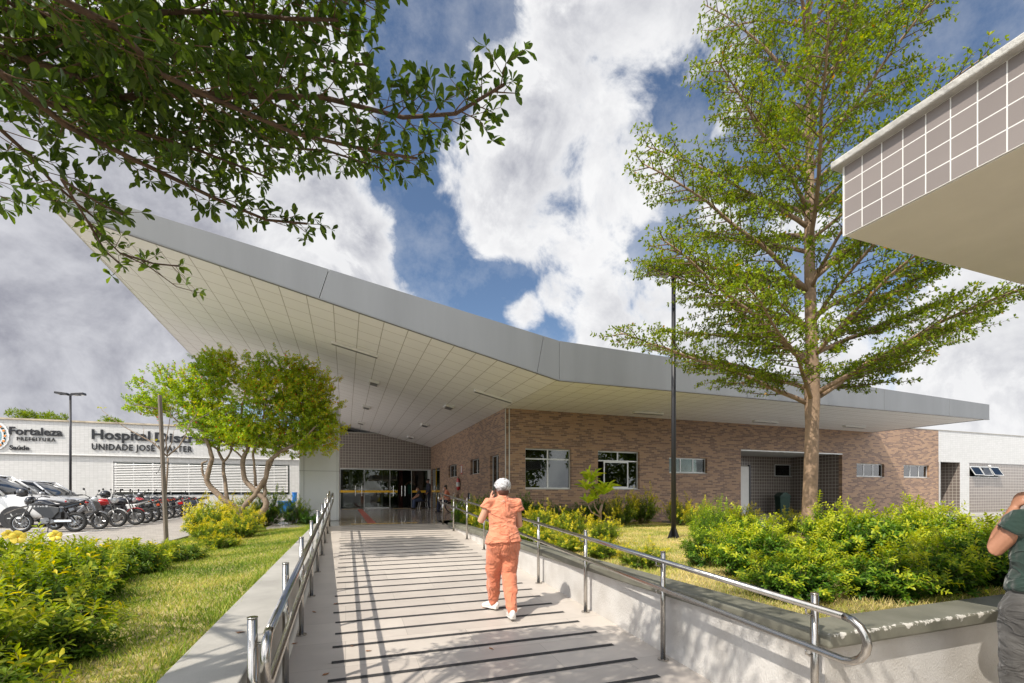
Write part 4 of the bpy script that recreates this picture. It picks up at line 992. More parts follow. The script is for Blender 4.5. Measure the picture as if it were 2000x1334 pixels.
        slab('rear_body', [(.0,.62),(-.2,.50),(-.5,.58),(-.92,.86),(-.94,.94),(-.5,.86),(-.12,.80)], .12, col, bev=.04)
        slab('seat', [(.02,.80),(-.06,.86),(-.35,.84),(-.6,.92),(-.9,.98),(-.9,.94),(-.5,.84),(-.1,.78)], .12, 'seat_vinyl', bev=.03)
        ff = MB(); arc = [(fx+(rr+.045)*math.cos(a),0,rr+(rr+.045)*math.sin(a)) for a in [R(v) for v in (170,140,110,80,50,25)]]
        ff.tube(arc, [(.05,.015),(.07,.03),(.08,.04),(.08,.03),(.06,.02),(.03,.01)], 10, up=(0,0,1)); ff.build('front_fender', col, t, smooth=True)
        MB().ball((.46,0,.98), (.09,.11,.09), 12, 8).build('headlight', 'lens', t, smooth=True)
    rf = MB(); arc = [(-.70,0,.88),(-.86,0,.84),(-.98,0,.66)]; rf.tube(arc, [(.05,.02),(.06,.02),(.07,.012)], 8, up=(0,0,1)); rf.build('rear_fender', 'dark_plastic', t, smooth=True)
    Mx = Matrix.Translation((-.995,0,.70)) @ Matrix.Rotation(R(25), 4, 'Y')
    po = MB().box(-.005,.005,-.095,.095,-.075,.075,Mx).build('number_plate', 'plate', t)
    mk = MB()
    for k_ in range(3): mk.box(-.008,-.0055,-.07+k_*.055,-.045+k_*.055,.015,.05,Mx)
    for k_ in range(4): mk.box(-.008,-.0055,-.078+k_*.042,-.052+k_*.042,-.05,-.005,Mx)
    mk.build('plate_marks', 'letter', po)
    MB().box(-.94,-.89,-.06,.06,.87,.93).build('tail_light', 'tail_red', t, bevel=.01)
    for s in (-1, 1):
        MB().ball((-.84,s*.16,.84), (.02,.014,.014), 8, 6).build('turn_signal', 'orange_mark', t, smooth=True)
    st = MB(); st.tube([(-.05,.1,.30),(-.12,.24,.0)], .012, 6); st.tube([(-.06,-.22,.33),(-.06,.22,.33)], .012, 6); st.build('kickstand', 'black_metal', t)
    if kind == 'street' or kind == 'trail':
        ch = MB(); ch.box(-.62,-.1,.10,.125,.30,.37); ch.build('chain_guard', 'chrome', t, bevel=.01)
        gr = MB(); gr.tube([(-.5,-.11,.88),(-.8,-.12,.97),(-.96,0,.97),(-.8,.12,.97),(-.5,.11,.88)], .011, 6); gr.build('grab_rail', 'black_metal', t, smooth=True)
    return t
protos = {k_: make_moto(k_) for k_ in ('trail', 'scooter', 'street')}
used = set()
BODY = ('fuel_tank','side_panel','tail_cowl','front_fender','headlight_cowl','leg_shield','rear_body')
def paint(t, **cols):
    for c in kids(t):
        b = c.name.split('.')[0]
        if b in BODY:
            mname = cols.get(b, cols.get('all'))
            if mname:
                c.material_slots[0].link = 'OBJECT'; c.material_slots[0].material = MATS[mname]
MOTOS = [  # kind, x, y, heading (deg, nose from +X), label, colours
 ('trail', -8.4, 17.75, 176, 'black trail motorcycle with a helmet on its mirror, nearest the lawn', dict(all='moto_black')),
 ('scooter', -8.15, 18.75, -14, 'dark grey underbone motorcycle with nose towards the lawn, second in the row', dict(all='moto_grey')),
 ('street', -8.1, 19.8, -10, 'white motorcycle with a dark red tank and nose towards the lawn, third in the row', dict(all='moto_white', fuel_tank='moto_red')),
 ('street', -7.95, 20.8, -7, 'motorcycle with a red front mudguard, nose towards the lawn', dict(all='moto_black', front_fender='moto_red')),
 ('street', -8.0, 21.75, 174, 'motorcycle with white tail panels just behind the one with the red mudguard', dict(all='moto_white', fuel_tank='moto_black', front_fender='moto_black')),
 ('street', -8.05, 22.7, 172, 'black motorcycle with white tail between the white-tailed one and the red-tanked trail one', dict(all='moto_black', tail_cowl='moto_white')),
 ('trail', -8.1, 23.7, 174, 'tall trail motorcycle with a red tank in the middle of the row', dict(all='moto_black', fuel_tank='moto_red')),
 ('street', -8.2, 24.8, 178, 'motorcycle with an orange-red tail and black tank', dict(all='moto_black', tail_cowl='moto_orange', side_panel='moto_orange')),
 ('street', -8.2, 25.9, 176, 'all black motorcycle between the orange-tailed one and the wooden stake', dict(all='moto_black')),
 ('street', -8.25, 27.0, 180, 'black motorcycle with pale tail standing just left of the wooden stake', dict(all='moto_black', tail_cowl='moto_white')),
 ('street', -8.3, 28.3, 178, 'motorcycle with dark red side panels, last but one in the row', dict(all='moto_black', side_panel='moto_red')),
 ('street', -8.35, 30.9, 176, 'all black motorcycle at the far end of the row near the louvres', dict(all='moto_black')),
]
for (kd, x, y, a, lab, cols) in MOTOS:
    o = protos[kd] if kd not in used else copy_tree(protos[kd]); used.add(kd)
    o['_pl'] = 1
    o.location = (x, y, 0); o.rotation_euler = (R(-4 if abs(a) > 90 else 4)*0, 0, R(a)); o.rotation_euler[0] = R(-5 if abs(a) > 90 else 5)*-1
    paint(o, **cols); tag(o, lab, 'motorcycle', 'motorcycles parked in a row by the grass strip')
# maker's word on the side of the first one (white band)
p0_ = [k_ for k_ in kids(protos['trail']) if k_.name.startswith('white_band')][0]
cu = bpy.data.curves.new('t', 'FONT'); cu.body = 'BROS'; cu.size = .085; cu.extrude = .001; cu.offset = .003; cu.space_character = 1.3
to = bpy.data.objects.new('tmp', cu); COL.objects.link(to); dg = bpy.context.evaluated_depsgraph_get(); me = bpy.data.meshes.new_from_object(to.evaluated_get(dg)); bpy.data.objects.remove(to)
for v in me.vertices: v.co = Vector((.36-v.co.x*1.35, .1395+v.co.z, .748+v.co.y*.85))
me.materials.clear(); me.materials.append(MATS['letter']); o = bpy.data.objects.new('lettering', me); COL.objects.link(o); o.parent = p0_
# helmets
def helmet(loc, label, mat, rz=0):
    t = thing('helmet', label, 'helmet', loc, rz)
    m = MB(); m.ball((0,0,0), (.15,.125,.135), 18, 12); m.build('shell', mat, t, smooth=True)
    v = MB(); v.add([(.10+.05*math.cos(a), .13*math.sin(a), z) for z in (-.055,.035) for a in [R(-70+20*i) for i in range(8)]], [(i,i+1,i+9,i+8) for i in range(7)]); v.build('visor', 'moto_grey', t, smooth=True)
    m = MB(); m.ring((0,0,-.09), (0,0,1), .10, .022, 20, 6); m.build('neck_roll', 'black_cloth', t, smooth=True)
helmet((-8.85, 17.45, 1.20), 'black and cream helmet hanging on the nearest black motorcycle', 'moto_black', R(150))
t = MB(); t.ball((0,0,0), (.125,.155,.10), 14, 10)
helmet((-7.75, 19.6, 1.14), 'dark helmet on the white motorcycle with the red tank', 'moto_black', R(20))
helmet((-8.55, 24.8, 1.10), 'grey helmet resting on the motorcycle with the orange-red tail', 'moto_grey', R(100))

# ================================================================ cars
def make_car(name, label, loc, rz, paintm, H=1.75, Lc=4.4, Wd=1.85, suv=True):
    t = thing(name, label, 'car', loc, rz)
    hw = Wd/2; k = H/1.75
    # lower body: stations front (+X) to rear
    st = [(2.20,.42,.66,.50),(2.14,.30,.88,.80),(1.9,.25,.98*k,.90),(1.35,.24,1.05*k,.95),(.80,.24,1.10*k,.98),(0,.24,1.12*k,1.0),(-1.0,.24,1.14*k,1.0),(-1.8,.25,1.14*k,.97),(-2.12,.32,1.05*k,.88),(-2.2,.45,.85*k,.75)]
    def sec(x, zb, zt, w):
        w *= hw; pts = []
        for (a, b) in ((-.86,0),(-1,.18),(-1.0,.55),(-.97,.85),(-.86,.97),(-.4,1.0),(0,1.012),(.4,1.0),(.86,.97),(.97,.85),(1,.55),(1,.18),(.86,0)):
            pts.append((x, a*w, zb+(zt-zb)*b))
        return pts
    b = MB(); n = 13; vs = []
    for s in st: vs += sec(*s)
    fs = [(i*n+j, i*n+(j+1) % n, (i+1)*n+(j+1) % n, (i+1)*n+j) for i in range(len(st)-1) for j in range(n)]
    fs += [tuple(range(n)), tuple((len(st)-1)*n+j for j in range(n-1, -1, -1))]
    b.add(vs, fs); body = b.build('body', paintm, t, smooth=True)
    sb = body.modifiers.new('sub', 'SUBSURF'); sb.levels = 1; sb.render_levels = 2
    # greenhouse
    zb = 1.07*k; gs = [(.95,zb,zb+.03,.84),(.25,zb,H-.10,.76),(-.2,zb,H-.02,.74),(-1.0,zb,H,.73),(-1.6,zb,H-.06,.72),(-2.05 if suv else -1.75,zb,zb+.12,.74)]
    g2 = MB(); vs = []
    for (x, a, c, w) in gs:
        w *= hw; wt = w*.86
        for (y, z) in ((-w*1.12,a),(-w*1.03,a+(c-a)*.45),(-wt,a+(c-a)*.93),(-wt*.8,c),(0,c+.015),(wt*.8,c),(wt,a+(c-a)*.93),(w*1.03,a+(c-a)*.45),(w*1.12,a)): vs.append((x,y,z))
    n = 9; g2.add(vs, [(i*n+j, i*n+j+1, (i+1)*n+j+1, (i+1)*n+j) for i in range(len(gs)-1) for j in range(n-1)]+[tuple(range(n)), tuple((len(gs)-1)*n+j for j in range(n-1,-1,-1))])
    g2.build('glasshouse', M('car_glass', (.012,.014,.017), .06, coat=1), t, smooth=True)
    # roof and pillars in body colour, slightly proud
    r = MB(); rp_ = []
    for (x, a, c, w) in gs[1:5]:
        w *= hw*.86; rp_ += [(x,-w*.99,a+(c-a)*.95),(x,-w*.8,c+.012),(x,0,c+.027),(x,w*.8,c+.012),(x,w*.99,a+(c-a)*.95)]
    r.add(rp_, [(i*5+j, i*5+j+1, (i+1)*5+j+1, (i+1)*5+j) for i in range(3) for j in range(4)]); r.build('roof', paintm, t, smooth=True)
    for s in (-1, 1):
        pl = MB()
        pl.tube([(1.0,s*hw*.93,zb-.02),(.28,s*hw*.735,H-.10)], .038, 6); pl.tube([(-.35,s*hw*.86,zb),(-.4,s*hw*.67,H-.05)], .035, 6); pl.tube([(-1.95,s*hw*.86,zb),(-1.6,s*hw*.66,H-.08)], .06, 6)
        pl.tube([(.28,s*hw*.735,H-.10),(-.2,s*hw*.67,H-.03),(-1.0,s*hw*.655,H-.02),(-1.6,s*hw*.66,H-.08)], .03, 6)
        pl.build('pillar', paintm, t, smooth=True)
    for (x) in (1.32, -1.32):
        for s in (-1, 1):
            ar = MB(); ar.tube([(x,s*(hw-.16),.34),(x,s*(hw+.004),.34)], .40, 24); ar.build('wheel_arch', 'dark_plastic', t)
            w = MB(); w.ring((x,s*(hw-.09),.33), (0,1,0), .25, .085, 28, 8, .10); wo = w.build('wheel', 'rubber', t, smooth=True)
            rm = MB(); rm.tube([(x,s*(hw-.10),.33),(x,s*(hw-.02),.33)], [.16,.19], 20)
            for k_ in range(6):
                a = math.pi*k_/3; rm.tube([(x,s*(hw+.006),.33),(x+.18*math.cos(a),s*(hw+.0),.33+.18*math.sin(a))], .02, 5)
            rm.build('rim', 'alu', wo)
    for s in (-1, 1):
        MB().ball((2.05,s*hw*.66,.84*k), (.16,.22,.075), 12, 8).build('headlight', 'lens', t, smooth=True)
        mr = MB(); mr.ball((.72,s*(hw+.08),zb+.10), (.08,.13,.085), 12, 8); mr.tube([(.74,s*(hw-.04),zb+.05),(.72,s*(hw+.04),zb+.06)], .025, 6); mr.build('mirror', paintm, t, smooth=True)
        h = MB(); h.box(-.05,.12,s*(hw+.0)-.012,s*(hw+.0)+.012,.93*k,.96*k); h.build('door_handle', 'chrome', t)
    gl = MB(); gl.box(2.14,2.215,-.55,.55,.60,.74); gl.box(2.12,2.21,-.6,.6,.36,.50); gl.build('grille', 'dark_plastic', t)
    MB().box(2.216,2.224,-.2,.2,.50,.60).build('number_plate', 'plate', t)
    return t
make_car('parked_car', 'white tall car with dark windscreen behind the nearest motorcycle', (-11.75, 21.3, 0), R(-4), 'car_white', 1.86)
make_car('parked_car', 'pale silver car behind the white one, roof showing past its bonnet', (-12.3, 25.2, 0), R(-3), 'car_silver', 1.72, suv=False)
# ================================================================ people
def V3(*a): return Vector(a)
def remesh(o, vox=.009, smooth=4, disp=0, dscale=.12):
    r = o.modifiers.new('remesh', 'REMESH'); r.mode = 'VOXEL'; r.voxel_size = vox; r.use_smooth_shade = True
    s = o.modifiers.new('smooth', 'SMOOTH'); s.factor = .6; s.iterations = smooth
    if disp:
        tx = bpy.data.textures.new('folds', 'CLOUDS'); tx.noise_scale = dscale; tx.noise_depth = 2
        m2 = bpy.data.textures.new('creases', 'MARBLE'); m2.noise_scale = .16; m2.turbulence = 9; m2.marble_type = 'SHARP'; m2.noise_basis_2 = 'SIN'
        d2 = o.modifiers.new('creases', 'DISPLACE'); d2.texture = m2; d2.strength = disp*.55; d2.mid_level = .5; d2.texture_coords = 'LOCAL'
        d = o.modifiers.new('folds', 'DISPLACE'); d.texture = tx; d.strength = disp; d.mid_level = .5; d.texture_coords = 'LOCAL'
def hand(mb, wr, dirv, palm, side, curl=.5, s=1.0):
    """wr: wrist; dirv: along the palm; palm: the way the palm faces; side: thumb side"""
    d = dirv.normalized(); n = palm.normalized(); n = (n-d*n.dot(d)).normalized(); t = d.cross(n); t = t if t.dot(side) > 0 else -t
    mb.tube([wr, wr+d*.04*s, wr+d*.085*s], [(.017*s,.024*s),(.038*s,.015*s),(.040*s,.013*s)], 10, up=n)
    for k_, (off, ln, r) in enumerate(((.030,.068,.0085),(.010,.076,.009),(-.011,.070,.0085),(-.030,.054,.0075))):
        b = wr+d*.08*s+t*off*s; p1 = b+d*ln*.42*s+n*ln*.15*curl*s; e2 = (d*(1-curl*.8)+n*curl*1.2).normalized(); p2 = p1+e2*ln*.34*s; e3 = (d*(1-curl*1.5)+n*curl*1.6).normalized(); p3 = p2+e3*ln*.26*s
        mb.tube([b, p1, p2, p3], [r*1.1*s, r*s, r*.92*s, r*.8*s], 7, round_=True)
    b = wr+d*.025*s+t*.022*s; p1 = b+(d*.5+t*.6+n*.25).normalized()*.035*s; p2 = p1+(d*.85+t*.15+n*.4).normalized()*.03*s
    mb.tube([b, p1, p2], [.012*s, .0105*s, .0085*s], 7, round_=True)
def figure(label, loc, rz, J, S):
    """J: joints (left = -x), facing +y. S: look"""
    t = thing('person', label, 'person', loc, rz); sc_ = S.get('w', 1.0)
    vox = S.get('vox', .012)
    b = MB(); g = lambda k_: Vector(J[k_])
    neck, head = g('neck'), g('head'); hd = (head-neck).normalized()
    face = Vector(J.get('face', (0,1,0))).normalized(); sd = face.cross(Vector((0,0,1))).normalized()
    b.tube([neck-hd*.08, neck, neck+hd*.09], [(.075,.065),(.055,.055),(.052,.055)], 12)
    Mx = Matrix((tuple(sd)+(0,), tuple(face)+(0,), (0,0,1,0), (0,0,0,1))).transposed()
    b.ball(head, (.075,.092,.112), 18, 14, Mx)
    b.ball(head+face*.035-Vector((0,0,.07)), (.055,.05,.05), 12, 8, Mx)
    b.tube([head+face*.085+Vector((0,0,.012)), head+face*.112-Vector((0,0,.028))], [.009,.016], 8, round_=True)       # nose
    b.ball(head+face*.088-Vector((0,0,.055)), (.024,.01,.010), 8, 6, Mx)
    for s in (-1, 1): b.tube([head+sd*s*.072+Vector((0,0,.02)), head+sd*s*.086+Vector((0,0,.022))-face*.01, head+sd*s*.078-Vector((0,0,.02))], [(.012,.02),(.008,.024),(.008,.012)], 8, round_=True)
    chest, pel = g('chest'), g('pelvis')
    b.tube([pel, (pel+chest)/2, chest, neck-hd*.05], [(.14*sc_,.10),(.125*sc_,.095),(.15*sc_,.10),(.08,.06)], 14, up=(0,1,0))
    for L_ in ('L', 'R'):
        sh, el, wr = g('sh'+L_), g('el'+L_), g('wr'+L_)
        b.tube([sh, (sh*.6+el*.4), el, (el*.65+wr*.35), wr], [.05*sc_, .047*sc_, .040*sc_, .041*sc_, .026], 12, round_=True)
        hdv = Vector(J.get('hd'+L_, tuple(wr-el))).normalized(); pm = Vector(J.get('pm'+L_, (-1 if L_ == 'R' else 1, 0, 0)))
        hand(b, wr, hdv, pm, Vector(J.get('th'+L_, (0,1,0))), S.get('curl', .45))
        hp, kn, an = g('hip'+L_), g('kn'+L_), g('an'+L_)
        b.tube([hp, kn, kn*.6+an*.4, an], [.085, .055, .05, .036], 12, round_=True); to = g('to'+L_)
        b.tube([an, an*.4+to*.6-Vector((0,0,.02)), to], [.034,.03,.02], 8, round_=True)
    bo = b.build('body', S['skin'], t); remesh(bo, vox*.75, 3)
    for s in (-1, 1):
        e = MB().ball(head+face*.082+sd*s*.03+Vector((0,0,.018)), .011, 8, 6); e.build('eye', 'letter', t, smooth=True)
    # shirt
    m = MB(); hem, w = S.get('hem', .0), S.get('torso', (.20,.15)); wt = S.get('waist', (.165,.125)); ct = S.get('chestw', (.19,.125))
    mid = (pel*.55+chest*.45)
    low = pel+Vector((0,0,hem))
    m.tube([low, (low+mid)/2, mid, chest, (chest*.4+neck*.6), neck+hd*.012], [w, ((w[0]+wt[0])/2,(w[1]+wt[1])/2), wt, ct, (ct[0]*.86,ct[1]*.78), (.072,.068)], 20, up=(0,1,0))
    for L_ in ('L', 'R'):
        sh, el, wr = g('sh'+L_), g('el'+L_), g('wr'+L_); sl = S.get('sleeve', .5)
        base = (neck*.35+sh*.65)-Vector((0,0,.03))
        sr = S.get('sr', .068)
        if sl <= 1: m.tube([base, sh, sh+(el-sh)*sl], [.07, .072, sr], 14)
        else: m.tube([base, sh, el, el+(wr-el)*(sl-1)], [.07, .068, .055, .04], 14)
    so_ = m.build('shirt', S['shirt'], t); remesh(so_, vox, 5, S.get('fold', .02), .10)
    # trousers
    m = MB(); pr = S.get('pants', (.105,.075,.062)); pw = S.get('pelvisw', (.175,.135))
    if S.get('seated'):
        m.ball(pel, (pw[0], pw[1]+.02, .13), 16, 10)
    else:
        m.tube([pel+Vector((0,0,.10)), pel, pel-Vector((0,0,.09))], [(pw[0]*.88,pw[1]*.85), pw, (pw[0]*.97,pw[1]*.95)], 18, up=(0,1,0), round_=True)
    for L_ in ('L', 'R'):
        hp, kn, an = g('hip'+L_), g('kn'+L_), g('an'+L_)
        up_ = an+(kn-an)*.10
        m.tube([hp, hp*.5+kn*.5, kn, kn*.5+an*.5, up_, an], [pr[0]*1.05, pr[0]*.93, pr[1], (pr[1]+pr[2])/2*1.04, pr[2], pr[2]*.9], 16, round_=True)
    po = m.build('trousers', S['pantsm'], t); remesh(po, vox, 4, S.get('fold', .02), .09)
    # shoes
    for L_ in ('L', 'R'):
        an, to = g('an'+L_), g('to'+L_); d = (to-an); d.z = 0; d.normalize(); pitch = J.get('pt'+L_, 0)
        Mr = Matrix.Translation(an) @ Matrix.Rotation(math.atan2(d.y, d.x), 4, 'Z') @ Matrix.Rotation(pitch, 4, 'Y')
        h = -J.get('ankle', .085)
        sh_ = MB(); P = [Mr @ Vector(p) for p in ((-.055,0,h+.055),(-.02,0,h+.06),(.06,0,h+.05),(.12,0,h+.036),(.165,0,h+.026))]
        sh_.tube(P, [(.03,.045),(.037,.052),(.040,.042),(.041,.03),(.028,.02)], 12, up=(0,0,1), round_=True)
        sh_.box(-.062,.0,-.032,.032,h,h+.05,Mr); sh_.box(-.0,.16,-.036,.036,h+.0,h+.016,Mr)
        s2_ = sh_.build('shoe', S['shoe'], t); remesh(s2_, .007, 3)
    # hair or headwear
    hk = S.get('hair', 'short')
    m = MB()
    if hk == 'net':
        c = head+Vector((0,0,.035))-face*.012
        for k_ in range(1): m.ball(c, (.098,.118,.095), 40, 26, Mx)
        for i in range(len(m.v)):
            v = Vector(m.v[i])-c; a = math.atan2(v.z, v.x); f_ = 1+.035*math.sin(a*17)*(v.length > 0)+.03*noise.noise(v*28); m.v[i] = tuple(c+v*f_)
        ho = m.build('hair_net', 'hair_net', t, smooth=True)
        MB().ball(head-face*.05-Vector((0,0,.035)), (.068,.055,.062), 14, 10, Mx).build('hair', 'hair_brown', t, smooth=True)
    elif hk == 'cap':
        m.ball(head+Vector((0,0,.055)), (.088,.105,.07), 16, 10, Mx); m.tube([head+face*.07+Vector((0,0,.055)), head+face*.165+Vector((0,0,.04))], [(.075,.012),(.05,.006)], 12, up=(0,0,1)); m.build('cap', 'black_cloth', t, smooth=True)
    else:
        m.ball(head+Vector((0,0,.028))-face*.016, (.082,.096,.10), 16, 12, Mx)
        if hk == 'long': m.ball(head-face*.06-Vector((0,0,.05)), (.07,.05,.11), 12, 8, Mx)
        ho = m.build('hair', 'hair', t, smooth=True); remesh(ho, .012, 2, .006, .03)
    if S.get('mask'):
        MB().ball(head+face*.065-Vector((0,0,.05)), (.058,.045,.045), 12, 8, Mx).build('face_mask', 'paper', t, smooth=True)
    return t
def net_mat():
    m, t, p = new_mat('hair_net')
    co = N(t, 'ShaderNodeTexCoord').outputs['Object']
    n = N(t, 'ShaderNodeTexNoise', {'Vector': co, 'Scale': 22.0, 'Detail': 5.0, 'Distortion': 1.5})
    r = N(t, 'ShaderNodeValToRGB', {'Fac': n.outputs['Fac']})
    r.color_ramp.elements[0].position = .36; r.color_ramp.elements[0].color = (.20,.18,.165,1)
    r.color_ramp.elements[1].position = .55; r.color_ramp.elements[1].color = (.60,.60,.62,1)
    t.links.new(r.outputs[0], p.inputs['Base Color']); p.inputs['Roughness'].default_value = .6
    b = N(t, 'ShaderNodeBump', {'Height': n.outputs['Fac'], 'Strength': .6, 'Distance': .008}); t.links.new(b.outputs[0], p.inputs['Normal'])
net_mat()
# --- woman on the ramp
wx_, wy_ = 1.745, 5.12
woman = dict(pelvis=(.0,.0,.90), chest=(-.01,.045,1.22), neck=(-.005,.045,1.385), head=(.0,.075,1.478), face=(-.12,1,-.12),
   shL=(-.165,.04,1.315), elL=(-.265,.06,1.10), wrL=(-.130,.115,1.345), hdL=(.12,.0,.8), pmL=(.9,-.1,-.1), thL=(0,-1,.2),
   shR=(.165,.04,1.315), elR=(.215,.07,1.045), wrR=(.13,.27,1.00), hdR=(-.3,.8,.1), pmR=(-.6,0,.8),
   hipL=(-.085,.0,.86), knL=(-.095,.12,.50), anL=(-.07,.22,.115), toL=(-.17,.36,.03), ptL=0,
   hipR=(.085,.0,.86), knR=(.07,.03,.48), anR=(.045,-.20,.095), toR=(.05,-.03,.03), ptR=R(4))
wo = figure('person in salmon scrubs and white hair net walking up the ramp, phone at left ear', (wx_, wy_, ramp_z(wy_)), R(-4), woman,
   dict(skin='skin_light', shirt='scrubs', pantsm='scrubs_trousers', shoe='shoe_white', hair='net', sleeve=.33, sr=.084, hem=-.05, torso=(.222,.172), waist=(.160,.125), chestw=(.178,.12),
        pants=(.112,.088,.062), pelvisw=(.195,.15), fold=.022, vox=.008, curl=.55))
# opening at the nape, hem slit and back pocket seams
m = MB(); m.tube([(-.005,-.082,1.385),(-.003,-.092,1.33),(0,-.096,1.27)], [(.005,.003)]*3, 6); m.build('nape_opening', 'seam', wo, smooth=True)
m = MB(); m.tube([(.01,-.158,.965),(.012,-.178,.90),(.014,-.186,.845)], [(.003,.003),(.008,.004),(.016,.004)], 6); m.build('hem_slit', 'seam', wo, smooth=True)
ph = MB(); Mp = Matrix.Translation((wx_-.100, wy_+.09, ramp_z(wy_)+1.448)) @ Matrix.Rotation(R(12), 4, 'Y') @ Matrix.Rotation(R(25), 4, 'X')
ph.box(-.005,.005,-.035,.035,-.07,.07,Mp); tag(ph.build('mobile_phone', 'moto_black', bevel=.004), 'dark mobile phone held to the ear of the person in salmon scrubs', 'phone')
# --- man at the right frame edge, standing on the lower pavement
zm = -.47
man = dict(pelvis=(0,0,.95), chest=(.05,.02,1.30), neck=(.06,.03,1.48), head=(.115,.08,1.600), face=(.3,.9,-.25),
   shL=(-.10,.02,1.42), elL=(-.195,.10,1.235), wrL=(-.015,.15,1.470), hdL=(.3,-.05,.75), pmL=(.9,-.2,.0), thL=(0,-1,.1),
   shR=(.19,.02,1.41), elR=(.28,.0,1.14), wrR=(.2,.15,.92),
   hipL=(-.10,0,.90), knL=(-.11,.03,.49), anL=(-.11,-.0,.09), toL=(-.14,.18,.03),
   hipR=(.10,0,.90), knR=(.11,.03,.49), anR=(.12,-.0,.09), toR=(.15,.18,.03))
mp_ = px_at(2043, 1160, d=2.78)
man_o = figure('person in dark green T-shirt and grey jeans standing at the right edge by the planter', (mp_.x, mp_.y, zm), R(-18), man,
   dict(skin='skin_tan', shirt='green_shirt', pantsm='grey_jeans', shoe='shoe_dark', hair='short', sleeve=.45, sr=.078, hem=.03, torso=(.185,.15), waist=(.175,.14), chestw=(.205,.135),
        pants=(.115,.085,.075), pelvisw=(.18,.14), fold=.022, vox=.008, curl=.9, w=1.12))
man_o.scale = (1.05,1.05,1.065)
# --- people at the entrance
def standing(dx=0): return dict(pelvis=(0,0,.95), chest=(0,.0,1.30), neck=(0,.0,1.47), head=(0,.03,1.61), face=(0,1,-.1),
   shL=(-.19,.0,1.41), elL=(-.25,-.02,1.13), wrL=(-.22,.12,.92), shR=(.19,.0,1.41), elR=(.25,-.02,1.13), wrR=(.22,.12,.92),
   hipL=(-.09,0,.9), knL=(-.10,.02,.49), anL=(-.10,-.0,.09), toL=(-.12,.18,.03), hipR=(.09,0,.9), knR=(.10,.02,.49), anR=(.10,-.0,.09), toR=(.12,.18,.03))
def sitting(lean=0.1): return dict(pelvis=(0,0,.52), chest=(0,.06+lean,.88), neck=(0,.10+lean,1.04), head=(0,.16+lean,1.17), face=(0,1,-.45),
   shL=(-.18,.08+lean,.98), elL=(-.24,.20+lean,.74), wrL=(-.14,.40+lean,.62), shR=(.18,.08+lean,.98), elR=(.24,.20+lean,.74), wrR=(.14,.40+lean,.62),
   hipL=(-.10,.05,.50), knL=(-.13,.45,.50), anL=(-.13,.47,.09), toL=(-.14,.65,.03), hipR=(.10,.05,.50), knR=(.13,.45,.50), anR=(.13,.47,.09), toR=(.14,.65,.03))
fl = .26
def at_floor(px, y): v = px_at(px, 980, Y=y); return v.x
figure('person in navy guard uniform and cap standing by the entrance doors', (at_floor(837,26.6), 26.6, fl), R(95), standing(),
   dict(skin='skin_dark', shirt='navy', pantsm='navy', shoe='shoe_dark', hair='cap', sleeve=1.8, hem=.02, torso=(.19,.14), waist=(.18,.13), chestw=(.21,.13), fold=.01, vox=.02))
figure('bald person in black shirt and blue jeans seated beside the guard', (at_floor(824,26.6), 26.6, fl), R(95), sitting(.08),
   dict(skin='skin_tan', shirt='black_cloth', pantsm='blue_jeans', shoe='shoe_dark', hair='short', sleeve=.6, hem=-.02, seated=True, fold=.01, vox=.02, mask=True))
g3 = standing(); g3.update(elL=(-.33,.05,1.42), wrL=(-.12,.08,1.62), elR=(.33,.05,1.42), wrR=(.12,.08,1.62), hdL=(.8,0,.3), hdR=(-.8,0,.3))
figure('person in green top seen through the open door with arms raised', (at_floor(802,30.4), 30.4, fl), R(175), g3,
   dict(skin='skin_dark', shirt=M('green_top', (.01,.09,.06), .8) , pantsm='black_cloth', shoe='shoe_dark', hair='short', sleeve=.5, hem=-.1, fold=.01, vox=.02, mask=True))
figure('person in salmon top and navy trousers sitting in the wheelchair', (at_floor(876,21.6), 21.6, fl), R(80), sitting(.0),
   dict(skin='skin_light', shirt='scrubs', pantsm='navy', shoe='shoe_dark', hair='long', sleeve=1.5, hem=-.02, seated=True, fold=.012, vox=.018, mask=True, pants=(.11,.10,.11)))
def chair(loc, rz):
    t = thing('waiting_chair', 'white metal chair under the seated person by the guard', 'chair', loc, rz)
    MB().box(-.22,.22,-.2,.22,.40,.44).build('seat', 'dark_plastic', t, bevel=.01); MB().box(-.22,.22,-.24,-.21,.5,.85).build('backrest', 'dark_plastic', t, bevel=.01)
    for sx in (-1, 1):
        for sy in (-1, 1): MB().tube([(sx*.2,sy*.18,.40),(sx*.22,sy*.26,0)], .013, 8).build('leg', 'white_paint', t)
        MB().tube([(sx*.2,-.2,.42),(sx*.2,-.235,.8)], .012, 6).build('back_post', 'white_paint', t)
chair((at_floor(826,26.6), 26.6, fl), R(95))
